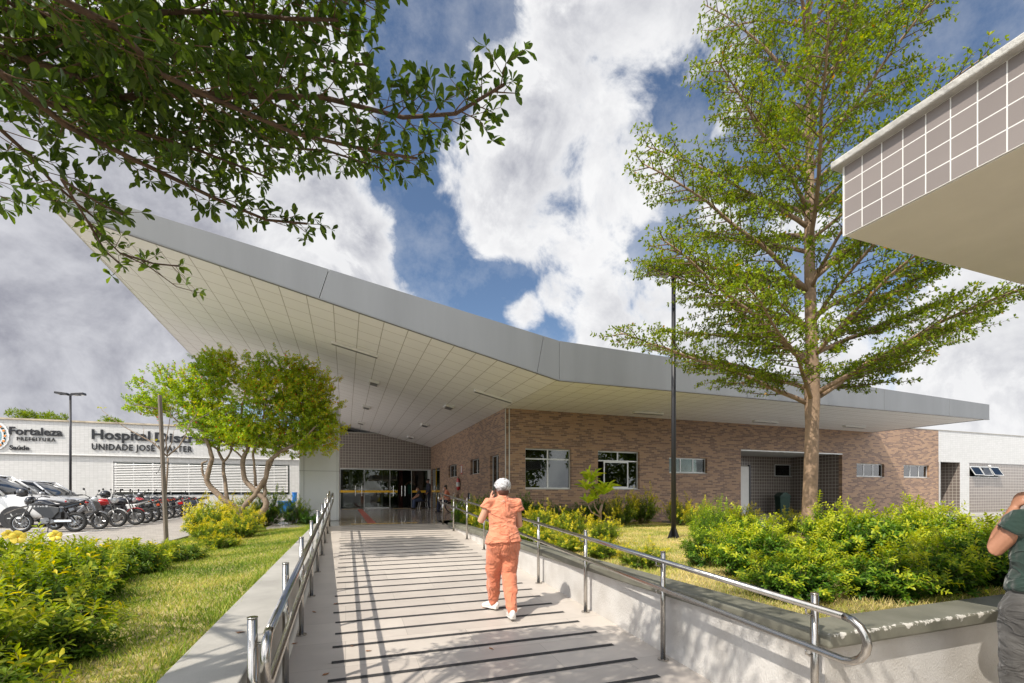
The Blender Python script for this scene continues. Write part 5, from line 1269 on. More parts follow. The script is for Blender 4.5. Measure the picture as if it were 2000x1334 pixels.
def wheelchair(label, loc, rz, group=None):
    t = thing('wheelchair', label, 'wheelchair', loc, rz, group)
    MB().box(-.22,.22,-.2,.25,.42,.46).build('seat', 'black_cloth', t, bevel=.01); MB().box(-.22,.22,-.25,-.22,.5,.92).build('backrest', 'black_cloth', t, bevel=.01)
    for s in (-1, 1):
        w = MB().ring((s*.29,-.1,.30), (1,0,0), .28, .018, 28, 6).build('wheel', 'rubber', t, smooth=True)
        h = MB(); h.ring((s*.325,-.1,.30), (1,0,0), .25, .008, 28, 5)
        for k_ in range(12): a = math.pi*k_/6; h.tube([(s*.29,-.1,.30),(s*.29,-.1+.27*math.cos(a),.30+.27*math.sin(a))], .003, 4, cap=False)
        h.tube([(s*.26,-.1,.30),(s*.33,-.1,.30)], .03, 8); h.build('hand_rim', 'chrome', w)
        MB().ring((s*.22,.36,.09), (1,0,0), .07, .02, 16, 6).build('caster', 'rubber', t, smooth=True)
        f = MB(); f.tube([(s*.24,-.33,.95),(s*.24,-.24,.92),(s*.24,-.22,.32)], .012, 6); f.tube([(s*.24,-.22,.68),(s*.24,.12,.68),(s*.24,.2,.44),(s*.24,.34,.42),(s*.22,.40,.14),(s*.22,.50,.10)], .012, 6); f.tube([(s*.24,.3,.42),(s*.22,.36,.12)], .012, 6)
        f.build('frame', 'chrome', t, smooth=True)
        MB().box(s*.14-.07,s*.14+.07,.44,.58,.09,.105).build('footrest', 'dark_plastic', t)
wheelchair('wheelchair carrying the person in the salmon top, beside the brick wall', (at_floor(877,21.6), 21.6, fl), R(80), 'wheelchairs by the brick wall')
wheelchair('empty wheelchair parked behind the occupied one against the brick wall', (at_floor(905,19.6), 19.6, fl), R(88), 'wheelchairs by the brick wall')
# ================================================================ porch roof at the upper right
pr_ = thing('porch_roof', 'concrete porch roof edged with grey-brown tiles at the upper right corner', 'roof', (6, -2, 2.76), world_parts=True)
ZP = 2.76
m = MB(); m.box(2.85, 2.95, -7, 1.949, ZP, 3.18); m.build('tiled_fascia', 'tile_eave', pr_)
m = MB(); m.box(2.951, 12, 1.85, 1.95, ZP+.001, 3.18); m.build('tiled_fascia', 'tile_eave_x', pr_)
m = MB(); m.box(2.845, 2.853, 1.944, 1.954, ZP-.002, 3.18); m.build('corner_grout', 'white_paint', pr_)
m = MB(); m.box(2.858, 12, -7, 1.942, ZP-.006, ZP-.002); m.build('soffit', 'render_soffit', pr_)
m = MB(); m.box(2.80, 12.05, -7.05, 2.0, 3.181, 3.225); m.build('coping', M('cement_cap', (.46,.45,.42), .85, var=.22, vs_=9, bump=.6, bs_=50), pr_, bevel=.008)
m = MB(); m.box(9.0, 9.3, -7, 1.2, -.47, ZP); m.box(5.2, 5.5, -4.4, -4.1, -.47, ZP); m.build('support', 'white_paint', pr_)

# ================================================================ vegetation
def rv(n): return unit(rng.normal(size=(n, 3)))
class Leaves:
    def __init__(s): s.P=[]; s.D=[]; s.N=[]; s.L=[]; s.T=[]
    def whorl(s, p, d, n, L, tone, spread=1.0, up=.6):
        d = np.array(d, float); d /= max(1e-6, np.linalg.norm(d))
        a = rng.normal(size=(n,3)); a -= (a @ d)[:,None]*d; a = unit(a)
        D = unit(d*.55+a*spread+np.array([0,0,.25*up])); Nn = unit(np.array([0,0,1.0])+rng.normal(size=(n,3))*.45)
        s.P.append(np.tile(np.array(p,float),(n,1))); s.D.append(D); s.N.append(Nn); s.L.append(L*rng.uniform(.65,1.15,n)); s.T.append(tone+rng.normal(size=n)*.16)
    def build(s, name, mat, parent, detail, ratio=.42, old=.012, **kw):
        P = np.concatenate(s.P); D = np.concatenate(s.D); Nn = np.concatenate(s.N); L = np.concatenate(s.L); T = np.clip(np.concatenate(s.T),0,.95)
        T[rng.random(len(T)) < old] = 1.0
        return leaves(name, P, D, Nn, L, L*ratio*rng.uniform(.85,1.15,len(L)), T, mat, parent, detail, **kw)
def lerp_path(pts, n):
    pts = [Vector(p) for p in pts]; seg = [(b-a).length for a, b in zip(pts, pts[1:])]; tot = sum(seg); out = []
    for i in range(n+1):
        d = tot*i/n; k_ = 0
        while k_ < len(seg)-1 and d > seg[k_]: d -= seg[k_]; k_ += 1
        out.append(pts[k_].lerp(pts[k_+1], min(1, d/max(seg[k_], 1e-9))))
    return out, tot
def fan(path, tot, r0, mb, lv, tw, leafL, sec_len, step, tone, sec_step=.09, nwh=6, start=.12, rise=.10, tert=True, zspread=.12):
    """secondary and tertiary twigs with leaf whorls along a limb"""
    n = len(path)-1; s = start*tot; side = rnd.choice((-1, 1)); acc = 0
    while s < tot:
        f = s/tot*n; i = min(n-1, int(f)); p = path[i].lerp(path[i+1], f-i); d = (path[i+1]-path[i]).normalized()
        side = -side; ln = sec_len*(1.05-.75*(s/tot))*rnd.uniform(.65,1.15)
        a = rnd.uniform(.55,1.05)*side; dd = Matrix.Rotation(a, 3, 'Z') @ d; dd.z = rise+rnd.uniform(-zspread,zspread); dd.normalize()
        q = p.copy(); pts = [q.copy()]; k_ = 0; m_ = max(2, int(ln/sec_step)); sd2 = 1
        for j in range(m_):
            dd = (dd+Vector((rnd.uniform(-.13,.13), rnd.uniform(-.13,.13), rnd.uniform(-.07,.09)))).normalized()
            q = q+dd*sec_step; pts.append(q.copy()); sd2 = -sd2
            if tert and rnd.random() < .75:
                tl = rnd.uniform(.05,.24)*(1-.4*j/m_)*(sec_len**.5)*1.2
                td = Matrix.Rotation(sd2*rnd.uniform(.5,1.1), 3, 'Z') @ dd; td.z += rnd.uniform(-.08,.25); td.normalize(); e = q+td*tl
                tw.tube([q, e], [.0022,.0012], 3, cap=False)
                lv.whorl(e, td, rnd.randint(nwh-1,nwh+1), leafL, tone)
                if tl > .09: lv.whorl(q.lerp(e,.5), td, rnd.randint(3,nwh-1), leafL, tone-.06)
            if j > 0: lv.whorl(q, dd, rnd.randint(2,nwh-2), leafL*.95, tone-.05)
        lv.whorl(q, dd, nwh, leafL, tone+.1)
        tw.tube(pts, [max(.002, r0*.30*(1-.7*i_/len(pts))) for i_ in range(len(pts))], 5, cap=False)
        s += step*rnd.uniform(.7,1.3)
    lv.whorl(path[-1], path[-1]-path[-2], nwh+2, leafL, tone+.1)

# ---- tall tiered tree in the planter
def tall_tree():
    base = Vector((8.15, 6.25, .2))
    t = thing('tall_tree', 'tall tiered tree with mottled trunk growing out of the planter hedge', 'tree', tuple(base), world_parts=True)
    trunk = []; rad = []
    for i in range(26):
        z = i/25*11.9
        trunk.append(base+Vector((.06*math.sin(z*.9)+.012*z*0, .05*math.cos(z*.7)-.05, z-.1))); rad.append(.118*(1-z/12.9)**.8+.012+(.035 if i == 0 else 0)+(.02 if z > 2.6 and z < 3.4 else 0))
    m = MB(); m.tube(trunk, rad, 16); m.build('trunk', 'bark', t, smooth=True)
    mb = MB(); tw = MB(); lv = Leaves()
    z = 2.75; tier = 0
    def limb(z, az, L_, el):
        i = min(24, int((z+.1)/11.9*25)); p = trunk[i].copy(); p.z = base.z+z; n = 12; pts = [p.copy()]
        e = el; a = az
        for k_ in range(n):
            f = k_/n; st = L_/n
            d = Vector((math.cos(a)*math.cos(e), math.sin(a)*math.cos(e), math.sin(e))); p = p+d*st; pts.append(p.copy())
            a += rnd.uniform(-.10,.10); e = el*(1-.55*f)+rnd.uniform(-.10,.10)
        r0 = .008+.0095*L_
        mb.tube(pts, [r0*(1-.85*k_/n)+.003 for k_ in range(n+1)], 8)
        path, tot = lerp_path(pts, 24)
        fan(path, tot, r0*.8, mb, lv, tw, .068, .30*L_+.22, .095, .55, .075, 7, .12, .12)
    az0 = .4
    while z < 11.6:
        f = (z-2.75)/8.9; n = 4 if f < .85 else 3
        for k_ in range(n):
            a = az0+2*math.pi*k_/n+rnd.uniform(-.35,.35)
            limb(z+rnd.uniform(-.15,.2), a, (3.75-2.1*f**1.1)*rnd.uniform(.78,1.08), R(30+14*f+rnd.uniform(-6,8)))
        az0 += 1.25; z += .66+rnd.uniform(-.08,.12)
    # characteristic lower limbs left and right as in the photo
    right = math.atan2(-SA, CA)
    for (z, a, L_, el) in ((2.72, right, 4.5, R(32)), (2.62, right+math.pi, 3.9, R(26)), (3.4, right+math.pi-.25, 3.6, R(40)), (3.5, right+.3, 3.9, R(42)),
                           (4.7, right+math.pi+.2, 3.9, R(33)), (5.0, right-.2, 3.9, R(36)), (5.9, right+math.pi, 3.4, R(36))): limb(z, a, L_, el)
    mb.build('limbs', 'bark', t, smooth=True); tw.build('twigs', 'twig', t)
    lv.build('crown', 'leaf_tree', t, 0, .46, .008, droop=.1)
tall_tree()

# ---- overhanging tree at the upper left
def over_tree():
    base = Vector((-3.0, 1.2, .2))
    t = thing('overhanging_tree', 'dark leafed tree whose branches hang over from the upper left corner', 'tree', tuple(base), world_parts=True)
    MB().tube([base-Vector((0,0,.15)), base+Vector((.03,.05,1.2)), base+Vector((-.02,.1,2.4)), base+Vector((.05,.1,3.6)), base+Vector((0,.15,5.5))], [.17,.13,.12,.09,.05], 14).build('trunk', 'bark_grey', t, smooth=True)
    mb = MB(); tw = MB(); lv = Leaves()
    B = [ # polyline in photo pixels, height above eye, radius, twig length
     ([(-60,70),(0,100),(120,133),(240,180),(380,172),(500,176),(630,189),(787,225),(890,222),(985,172)], 1.95, .026, .40),
     ([(-60,-60),(60,-30),(225,63),(315,152),(440,205),(577,252),(735,290),(815,300)], 1.80, .02, .38),
     ([(-60,120),(0,152),(131,252),(262,300),(420,395),(520,430),(600,445)], 1.60, .02, .25),
     ([(-60,240),(0,262),(60,310),(100,350),(150,400),(200,430)], 1.50, .012, .17),
     ([(-60,10),(100,25),(230,15),(400,30),(560,40),(660,30)], 2.15, .02, .42),
     ([(200,-120),(330,-60),(480,-25),(600,-12),(730,-15)], 2.2, .02, .34),
     ([(-60,190),(100,215),(250,250),(400,300),(520,340)], 1.85, .016, .34),
     ([(-60,150),(60,170),(200,210),(330,250),(480,290),(640,300),(760,330)], 2.0, .014, .36),
     ([(-100,330),(-50,365),(0,395)], 1.5, .01, .2),
     ([(-40,60),(150,90),(300,110),(450,110),(600,110),(720,130)], 2.25, .014, .36),
     ([(300,-150),(420,-80),(560,-40),(680,10)], 2.5, .014, .34),
     ([(-60,-20),(150,-10),(320,60),(480,120),(560,150)], 2.3, .014, .36),
     ([(-200,-300),(100,-260),(350,-200),(600,-150)], 2.2, .02, .45),
     ([(-400,-100),(-150,-50),(0,0),(120,60)], 2.1, .02, .45),
    ]
    for (pl, h, r, sl_) in B:
        pts = []
        for (a, b) in pl:
            v = ray(a, b); k_ = h/v.z; p = Vector((0,0,EYE))+v*k_; p.z += rnd.uniform(-.03,.03); pts.append(p)
        src = base+Vector((.05,.1,min(3.4, h+EYE-base.z-.35)))
        full = [src, src.lerp(pts[0], .5)+Vector((0,0,.08))]+pts
        mb.tube(full, [r]+[r*(.8-.65*i/len(full))+.002 for i in range(1, len(full))], 8)
        path, tot = lerp_path(pts, 40)
        fan(path, tot, r*.5, mb, lv, tw, .066, sl_, .05, .5, .055, 6, .0, .0, True, .16)
    # sparse hanging spray in front of the canopy tip
    sp = [([(120,350),(170,430),(235,495),(290,520),(345,560),(390,572)], 1.35), ([(170,430),(205,490),(240,520)], 1.35), ([(235,495),(300,515),(350,520)], 1.33), ([(120,350),(190,395),(240,420)], 1.4)]
    for (pl, h) in sp:
        pts = []
        for (a, b) in pl: v = ray(a, b); pts.append(Vector((0,0,EYE))+v*(h/v.z))
        mb.tube(pts, [.006-.0008*i for i in range(len(pts))], 5); path, tot = lerp_path(pts, 14)
        for i, p in enumerate(path[2:]):
            d = (path[i+2]-path[i+1]).normalized()
            if rnd.random() < .55:
                e = p+Vector((rnd.uniform(-.1,.1), rnd.uniform(-.1,.1), rnd.uniform(-.09,.07))); tw.tube([p, e], [.002,.0012], 3, cap=False); lv.whorl(e, e-p, rnd.randint(3,5), .060, .6)
        lv.whorl(path[-1], path[-1]-path[-2], 6, .06, .7)
    # limbs overhead and behind, above the frame: their dappled shade falls on the ramp foot and planter wall
    for (x, y, z) in ((1.4,2.1,4.3),(1.2,.9,4.4),(1.7,1.7,4.8),(.6,1.5,4.3),(.2,2.0,4.3),(.8,.3,3.8),(1.1,1.9,4.4),(.2,1.0,4.0),(-.4,-.2,3.8),(-.8,.9,4.2),(.4,2.0,4.6),(-4.8,1.6,3.9),(-4.3,.4,3.8),(-4.4,2.7,4.0),(-3.2,-.4,3.8),(-5.2,3.2,4.2)):
        e = Vector((x,y,z)); src = base+Vector((.02,.1,3.7)); pts = [src, src.lerp(e,.35)+Vector((0,0,.25)), src.lerp(e,.7)+Vector((0,0,.15)), e]
        mb.tube(pts, [.03,.022,.014,.004], 7); path, tot = lerp_path(pts, 24); fan(path, tot, .02, mb, lv, tw, .066, .36, .085, .42, .075, 6, .35, .05)
    mb.build('limbs', 'bark_dark', t, smooth=True); tw.build('twigs', 'twig', t)
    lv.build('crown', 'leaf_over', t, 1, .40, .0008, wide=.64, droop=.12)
over_tree()

# ---- high tree beyond the left frame edge: its crown shades the middle of the ramp
def side_tree():
    base = Vector((-5.6, 6.0, 0))
    t = thing('car_park_tree', 'tall slender tree by the car park whose crown shades the upper part of the ramp', 'tree', tuple(base), world_parts=True)
    c = Vector((-4.9, 7.1, 8.3)); MB().tube([base, base+Vector((.05,.1,3)), base+Vector((.1,.2,6)), c], [.09,.07,.05,.02], 8).build('trunk', 'bark', t, smooth=True)
    tw = MB(); lv = Leaves()
    for i in range(650):
        v = Vector((rnd.gauss(0,1), rnd.gauss(0,1), rnd.gauss(0,1))).normalized()*rnd.uniform(.1,1)**.6
        p = c+Vector((v.x*1.25, v.y*1.5, v.z*.55)); q = c.lerp(p, .75); tw.tube([q, p], [.006,.002], 3, cap=False)
        for k_ in range(3): lv.whorl(q.lerp(p, (k_+1)/3), p-c, 6, .105, .5)
    tw.build('twigs', 'twig', t); lv.build('crown', 'leaf_tree', t, 0, .46, .01)
side_tree()
# ---- small many-stemmed tree before the column
def small_tree():
    o_ = px_at(470, 1030, d=12.9); o_.z = .15
    t = thing('umbrella_tree', 'small many-stemmed tree with umbrella crown of yellow-green leaves', 'tree', tuple(o_), world_parts=True)
    m = MB()
    def T(pl, r0, r1, d0=12.9, d1=12.9):
        pts = []
        for i, (a, b) in enumerate(pl):
            f = i/(len(pl)-1); p = px_at(a, b, d=d0+(d1-d0)*f); pts.append(p)
        if pl[0][1] > 1005: pts[0].z = .08
        pp, _ = lerp_path(pts, len(pts)*3)
        pp = [p+Vector((rnd.uniform(-.015,.015), rnd.uniform(-.015,.015), 0)) if 0 < i < len(pp)-1 else p for i, p in enumerate(pp)]
        m.tube(pp, [r0+(r1-r0)*i/(len(pp)-1)+rnd.uniform(-.004,.004) for i in range(len(pp))], 9)
    T([(468,1040),(469,1003),(460,993),(434,974),(410,952),(403,938),(409,910),(415,893),(400,850),(370,800)], .10, .03, 12.9, 12.5)
    T([(446,983),(438,931),(436,903),(426,878),(440,830),(430,780)], .055, .025, 12.85, 13.2)
    T([(469,1005),(480,985),(498,967),(519,933),(524,903),(546,883),(590,860),(620,830)], .085, .025, 12.9, 12.6)
    T([(488,1046),(493,1029),(503,1010),(522,988),(515,972),(498,959),(477,938),(474,896),(486,876),(470,820),(480,760)], .09, .03, 12.7, 13.0)
    T([(517,972),(517,943),(530,900),(560,850),(580,790)], .05, .02, 12.8, 13.3)
    T([(500,950),(498,925),(496,903),(493,886),(510,840),(520,780)], .04, .02, 12.9, 12.7)
    T([(403,938),(396,925),(395,905),(405,900)], .035, .02, 12.7, 12.6)
    T([(452,1035),(450,1000),(446,983)], .07, .06)
    T([(436,903),(450,885),(455,862),(440,830)], .03, .02); T([(426,878),(380,850),(320,800),(260,790)], .03, .012, 12.8, 12.4); T([(474,896),(450,872),(420,850)], .025, .015)
    m.build('trunk', 'bark_grey', t, smooth=True)
    E = [(545,772,112,80),(350,760,98,42),(455,735,90,50),(610,790,66,72),(628,838,46,44),(510,858,104,30),(585,866,70,26),(440,848,70,26),(480,830,112,36),(395,800,92,36),(290,790,50,24),(560,730,70,30),(420,712,40,28)]
    wsum = [a*b for (_, _, a, b) in E]; tw = MB(); lv = Leaves(); k_ = 12.9/900
    for i in range(4800):
        (cx, cy, rx, ry) = rnd.choices(E, wsum)[0]
        while True:
            v = Vector((rnd.uniform(-1,1), rnd.uniform(-1,1), rnd.uniform(-1,1)))
            if v.length <= 1: break
        v = v*(.45+.55*rnd.random())/max(.6, v.length)*v.length if rnd.random() < .5 else v.normalized()*rnd.uniform(.78,1.04)
        v = v*(1+.42*noise.noise(v*2.3+Vector((cx*.01, cy*.01, 0))))
        c = px_at(cx, cy, d=12.9); rxm = rx*k_*.86
        p = c+Vector((v.x*rxm, v.y*rxm*.8, v.z*ry*k_))
        if noise.noise(p*1.6) < -.34: continue
        d = Vector((v.x, v.y*.8, v.z*.6+.25))+Vector((rnd.uniform(-.6,.6), rnd.uniform(-.6,.6), rnd.uniform(-.3,.5))); d.normalize()
        ln = rnd.uniform(.12,.34); n_ = int(ln/.022); q = p-d*ln*.6; e = p+d*ln*.4
        tw.tube([q, e], [.0028,.001], 3, cap=False)
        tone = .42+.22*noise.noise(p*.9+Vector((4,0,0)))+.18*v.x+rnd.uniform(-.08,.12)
        for j in range(n_):
            lv.whorl(q.lerp(e, (j+.5)/n_), d, 3, .058, tone+.1*j/n_, 1.2)
    tw.build('twigs', 'bark_grey', t); lv.build('crown', 'leaf_small_tree', t, 0, .62, .025)
small_tree()

# ---- stake with bare sapling
b = px_at(327, 1086, z=.13); tp_ = px_at(312, 772, d=7.75)
o = MB().tube([b-Vector((0,0,.15)), tp_], [.036,.031], 4, up=(1,0,0)).build('wooden_stake', 'stake'); tag(o, 'tall weathered wooden stake leaning slightly in the grass strip', 'stake')
t = thing('sapling', 'almost leafless sapling tied to the wooden stake', 'tree', tuple(b+Vector((.06,.1,0))), world_parts=True)
m = MB(); SP = lambda L_, dd=7.85: [px_at(x, y, d=dd) for (x, y) in L_]
m.tube(SP([(329,1086),(324,1040),(322,1000),(324,960),(327,920),(328,895)]), [.020,.018,.018,.016,.015,.014], 7)
m.tube(SP([(327,892),(300,865),(268,848),(240,832),(215,815),(198,800)]), [.012,.011,.009,.007,.005,.003], 6)
m.tube(SP([(328,890),(350,872),(362,850),(372,825),(384,808)]), [.012,.010,.008,.006,.004], 6); m.tube(SP([(372,825),(400,812),(425,795)]), [.005,.004,.002], 5)
m.tube(SP([(327,890),(324,860),(330,830),(336,790)]), [.010,.008,.006,.003], 6); m.tube(SP([(328,885),(335,865),(340,840)]), [.008,.006,.003], 6); m.tube(SP([(280,853),(281,835)]), [.005,.003], 5); m.tube(SP([(305,870),(302,855)]), [.005,.003], 5)
m.tube(SP([(384,808),(378,790)]), [.004,.002], 5); m.build('trunk', 'bark_grey', t, smooth=True)
lv = Leaves()
for (x, y) in ((190,798),(200,799),(302,862),(384,795),(380,788),(338,785),(425,795),(368,858),(386,812)): lv.whorl(px_at(x, y, d=7.85), (0,0,1), 3, .07, .85)
lv.build('leaves', 'leaf_gold', t, 1, .4, 0)
m = MB(); m.tube(SP([(318,905),(326,902),(330,908)], 7.78), .006, 5); m.tube(SP([(316,905),(310,920),(305,925)], 7.74), .004, 5); m.build('tie', 'black_cloth', t)

# ---- shrubs: unit-size prototypes
def make_shrub(kind, mat, seed, stems=46, detail=0, leafL=.075, ratio=.45, spread=1.05, tone0=.12, tone1=.85, shoots=5, bare=.2):
    rnd.seed(seed); t = thing('shrub', None, 'shrub', (0,0,0)); m = MB(); lv = Leaves()
    for i in range(stems):
        az = rnd.uniform(0, 2*math.pi); el = math.acos(rnd.random()**.75*.96+.02)*.80; L_ = rnd.choice((rnd.uniform(.6,.95), rnd.uniform(.8,1.08), rnd.uniform(.9,1.3)))*(1.0-.14*el); b0 = Vector((math.cos(az), math.sin(az), 0))*rnd.uniform(0,.22)
        d = Vector((math.cos(az)*math.sin(el)*spread, math.sin(az)*math.sin(el)*spread, math.cos(el))).normalized(); p = b0.copy(); pts = [p.copy()]; n = 16
        a2 = rnd.uniform(0, 3.14)
        for j in range(n):
            s = j/n; d = (d+Vector((rnd.uniform(-.08,.08), rnd.uniform(-.08,.08), .03-.05*s*math.sin(el)))).normalized(); p = p+d*(L_/n); pts.append(p.copy())
            if p.z < .03: p.z = .03
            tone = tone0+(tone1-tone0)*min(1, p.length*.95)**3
            if s > bare:
                a2 += 1.57; r_ = Matrix.Rotation(a2, 3, d) @ d.orthogonal().normalized()
                for sg in (-1, 1):
                    D = r_*sg*.9+d*.55; lv.P.append(np.array([p])); lv.D.append(np.array([D])); lv.N.append(np.array([d+Vector((0,0,.6))])); lv.L.append(np.array([leafL*rnd.uniform(.7,1.15)])); lv.T.append(np.array([tone+rnd.uniform(-.13,.13)]))
                if rnd.random() < shoots/n*1.6:
                    sd_ = (r_*rnd.choice((-1,1))*.9+d*.6+Vector((0,0,.3))).normalized(); q = p.copy(); sl_ = rnd.uniform(.10,.26); k2 = int(sl_/.028); a3 = rnd.uniform(0,3)
                    pp = [q.copy()]
                    for k_ in range(k2):
                        q = q+sd_*.034; pp.append(q.copy()); a3 += 1.57; r2 = Matrix.Rotation(a3, 3, sd_) @ sd_.orthogonal().normalized()
                        for sg in (-1, 1):
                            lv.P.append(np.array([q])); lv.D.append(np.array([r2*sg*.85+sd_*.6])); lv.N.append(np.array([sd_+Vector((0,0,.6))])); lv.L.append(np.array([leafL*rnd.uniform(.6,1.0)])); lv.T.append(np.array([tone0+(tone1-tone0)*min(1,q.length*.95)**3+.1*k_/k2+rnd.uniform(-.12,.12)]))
                    m.tube([pp[0], pp[-1]], [.004,.002], 3, cap=False)
        m.tube(pts[::3]+[pts[-1]], [.011*(1-.8*k_/6) for k_ in range(len(pts[::3])+1)], 5, cap=False)
        lv.whorl(p, d, 4, leafL*.9, tone1+.12)
    m.build('stems', 'stem_green', t, smooth=True); lv.build('foliage', mat, t, detail, ratio, .0, wide=.5, droop=.2)
    return t
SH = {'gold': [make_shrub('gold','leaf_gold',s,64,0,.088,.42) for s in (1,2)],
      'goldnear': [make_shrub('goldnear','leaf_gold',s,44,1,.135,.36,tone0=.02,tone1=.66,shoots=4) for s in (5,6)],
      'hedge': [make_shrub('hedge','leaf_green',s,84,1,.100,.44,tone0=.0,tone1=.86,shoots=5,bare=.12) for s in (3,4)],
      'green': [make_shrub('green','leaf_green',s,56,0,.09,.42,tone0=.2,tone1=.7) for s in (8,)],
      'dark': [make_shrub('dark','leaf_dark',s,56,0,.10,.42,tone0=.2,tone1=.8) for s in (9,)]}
rnd.seed(11); first = {}
def place(kind, x, y, h, r, label, group, zf):
    i = rnd.randrange(len(SH[kind])); pr = SH[kind][i]
    o = pr if (kind, i) not in first else copy_tree(pr); first[(kind, i)] = 1
    o.location = (x, y, zf(x, y)-.02); o.rotation_euler = (0, 0, rnd.uniform(0, 6.28)); o.scale = (r, r, h); tag(o, label, 'shrub', group)
GL = 'shrubs on the grass strip beside the car park'
near = [(-1.62,2.35,.42,.42,'low leafy shrub in the lower left corner of the grass strip'),(-2.05,3.0,.55,.50,'broad leafy shrub just behind the lower left corner one'),
 (-1.75,3.45,.38,.40,'low shrub spreading towards the lawn behind the corner shrubs'),(-2.55,3.75,.72,.55,'tall loose shrub under the yellow trumpet flowers'),
 (-2.2,4.3,.50,.48,'shrub on the lawn side of the trumpet-flower shrub'),(-2.85,4.75,.72,.55,'tall loose shrub beyond the trumpet flowers at the kerb'),
 (-2.45,5.3,.55,.50,'mid-height olive shrub in the middle of the left shrub row'),(-3.15,5.7,.70,.55,'tall shrub with yellow tips against the paving below the grey motorcycle'),
 (-2.75,6.3,.62,.52,'shrub with upright yellow tips left of the stake, lawn side'),(-3.3,6.9,.62,.5,'shrub with upright shoots against the paving left of the stake'),
 (-2.6,7.2,.45,.45,'low brownish shrub just before the stake on the lawn side'),(-3.1,7.9,.48,.48,'low shrub left of the foot of the stake'),(-2.45,8.3,.36,.42,'low shrub right in front of the foot of the stake')]
for (x, y, h, r, lab) in near: place('goldnear', x+.12, y, h*rnd.uniform(.80,.98), r*1.08, lab, GL, zl)
mid = [('gold',-2.15,9.7,.28,.38,'small golden shrub just right of the foot of the stake'),('gold',-2.5,10.9,.5,.48,'bright golden shrub behind the stake'),('gold',-2.2,11.8,.55,.5,'bright golden shrub third behind the stake on the lawn side'),
 ('gold',-3.0,12.4,.85,.6,'tall golden shrub at the paving edge left of the umbrella tree'),('gold',-2.4,13.1,.7,.55,'golden shrub in front of the umbrella tree stems'),('gold',-3.2,13.8,.9,.6,'golden shrub left of the umbrella tree stems'),
 ('gold',-2.9,15.0,.95,.6,'golden shrub behind the fork of the umbrella tree'),('green',-2.2,15.6,1.0,.65,'green-yellow shrub right of the umbrella tree stems'),('green',-1.45,15.3,.75,.55,'green shrub between umbrella tree and clad column'),('dark',-.95,14.6,.35,.35,'small dark green shrub at the end of the grass strip by the column')]
for (k_, x, y, h, r, lab) in mid: place(k_, x, y, h, r, lab, GL, zl)
GR = 'shrubs in the planter right of the ramp'
ords = ['first','second','third','fourth','fifth','sixth','seventh','eighth','ninth','tenth','eleventh']
row = [(3.45,13.9,.85,.5,'green'),(3.5,12.8,.75,.48,'gold'),(3.45,11.8,.6,.45,'gold'),(3.5,10.8,.55,.45,'gold'),(3.55,9.8,.55,.45,'gold'),(3.5,8.9,.5,.42,'gold'),(3.6,8.0,.5,.42,'gold'),(3.65,7.1,.42,.42,'gold'),(3.7,6.2,.42,.40,'gold'),(3.75,5.2,.42,.38,'gold')]
for i, (x, y, h, r, k_) in enumerate(row): place(k_, x, y, h*(1 if i < 3 else .78), r, f'low golden-green shrub behind the coping, {ords[i]} from the landing', GR, zr)
extra = [('gold',4.6,10.6,.7,.5,'golden shrub in the lawn behind the person in salmon scrubs'),('gold',4.7,9.2,.65,.5,'golden shrub with mauve flowers before the young frangipani'),('gold',4.8,7.9,.55,.45,'golden shrub in the lawn left of the lamp post'),
 ('green',5.65,5.95,.72,.42,'upright green shrub just right of the lamp post foot'),('green',4.6,5.0,.5,.45,'green shrub between lamp post and hedge by the coping'),('green',6.2,6.6,.75,.45,'upright green shrub left of the tall tree trunk'),
 ('gold',8.6,13.1,1.0,.6,'tall golden shrub against the brick wall under the open window'),('gold',9.6,13.3,1.1,.65,'tall golden shrub against the brick wall left of the lamp post'),('gold',10.2,12.2,.85,.6,'golden shrub directly behind the lamp post'),
 ('gold',9.4,10.4,.75,.5,'golden shrub with mauve flowers right of the lamp post'),('gold',10.5,10.0,.7,.5,'golden shrub with mauve flowers before the service recess'),('gold',10.3,8.4,.6,.45,'golden shrub by the planter kerb left of the big trunk'),
 ('dark',5.6,13.9,.95,.55,'dark green shrub at the foot of the brick corner'),('dark',6.5,13.7,.7,.5,'dark green shrub under the closed large window'),('dark',7.3,14.0,.65,.5,'dark green shrub under the wall between the large windows'),('dark',8.1,13.9,.85,.55,'dark green shrub behind the young frangipani'),
 ('dark',4.35,14.9,.95,.5,'dark green shrub at the side wall beside the wheelchairs'),('green',4.0,13.2,.75,.5,'bright green shrub beside the top of the handrail')]
for (k_, x, y, h, r, lab) in extra: place(k_, x, y, h, r, lab, GR, zr)
hd = [(3.85,3.35,.42,.46,'left end of the front row by the coping'),(4.55,3.05,.45,.48,'second in the front row along the coping'),(4.4,4.1,.62,.55,'behind the left end of the front row'),(5.3,3.1,.52,.52,'third in the front row along the coping'),
      (5.25,4.2,.50,.5,'in the middle of the hedge below the trunk'),(6.1,3.05,.60,.55,'fourth in the front row along the coping'),(6.5,4.2,.78,.6,'behind the fourth of the front row'),(7.0,3.2,.66,.58,'fifth in the front row, towards the person in green'),
      (7.4,4.3,.80,.65,'second row towards the person in green'),(8.0,3.4,.74,.6,'at the right end of the front row'),(8.6,4.6,.85,.65,'right end of the second row'),(5.7,5.4,.72,.5,'third row, left of the trunk'),(7.7,5.6,.78,.55,'third row, right beside the trunk foot'),(9.4,5.2,.8,.6,'third row, far right behind the hedge'),(9.3,3.7,.72,.55,'hidden right end next to the person in green')]
for (x, y, h, r, lab) in hd: place('hedge', x, y-(.26 if y < 3.5 else .1), h*rnd.uniform(.80,1.0), r*rnd.uniform(.98,1.14), 'dense yellow-green hedge shrub, '+lab, 'hedge shrubs below the tall tree', zr)
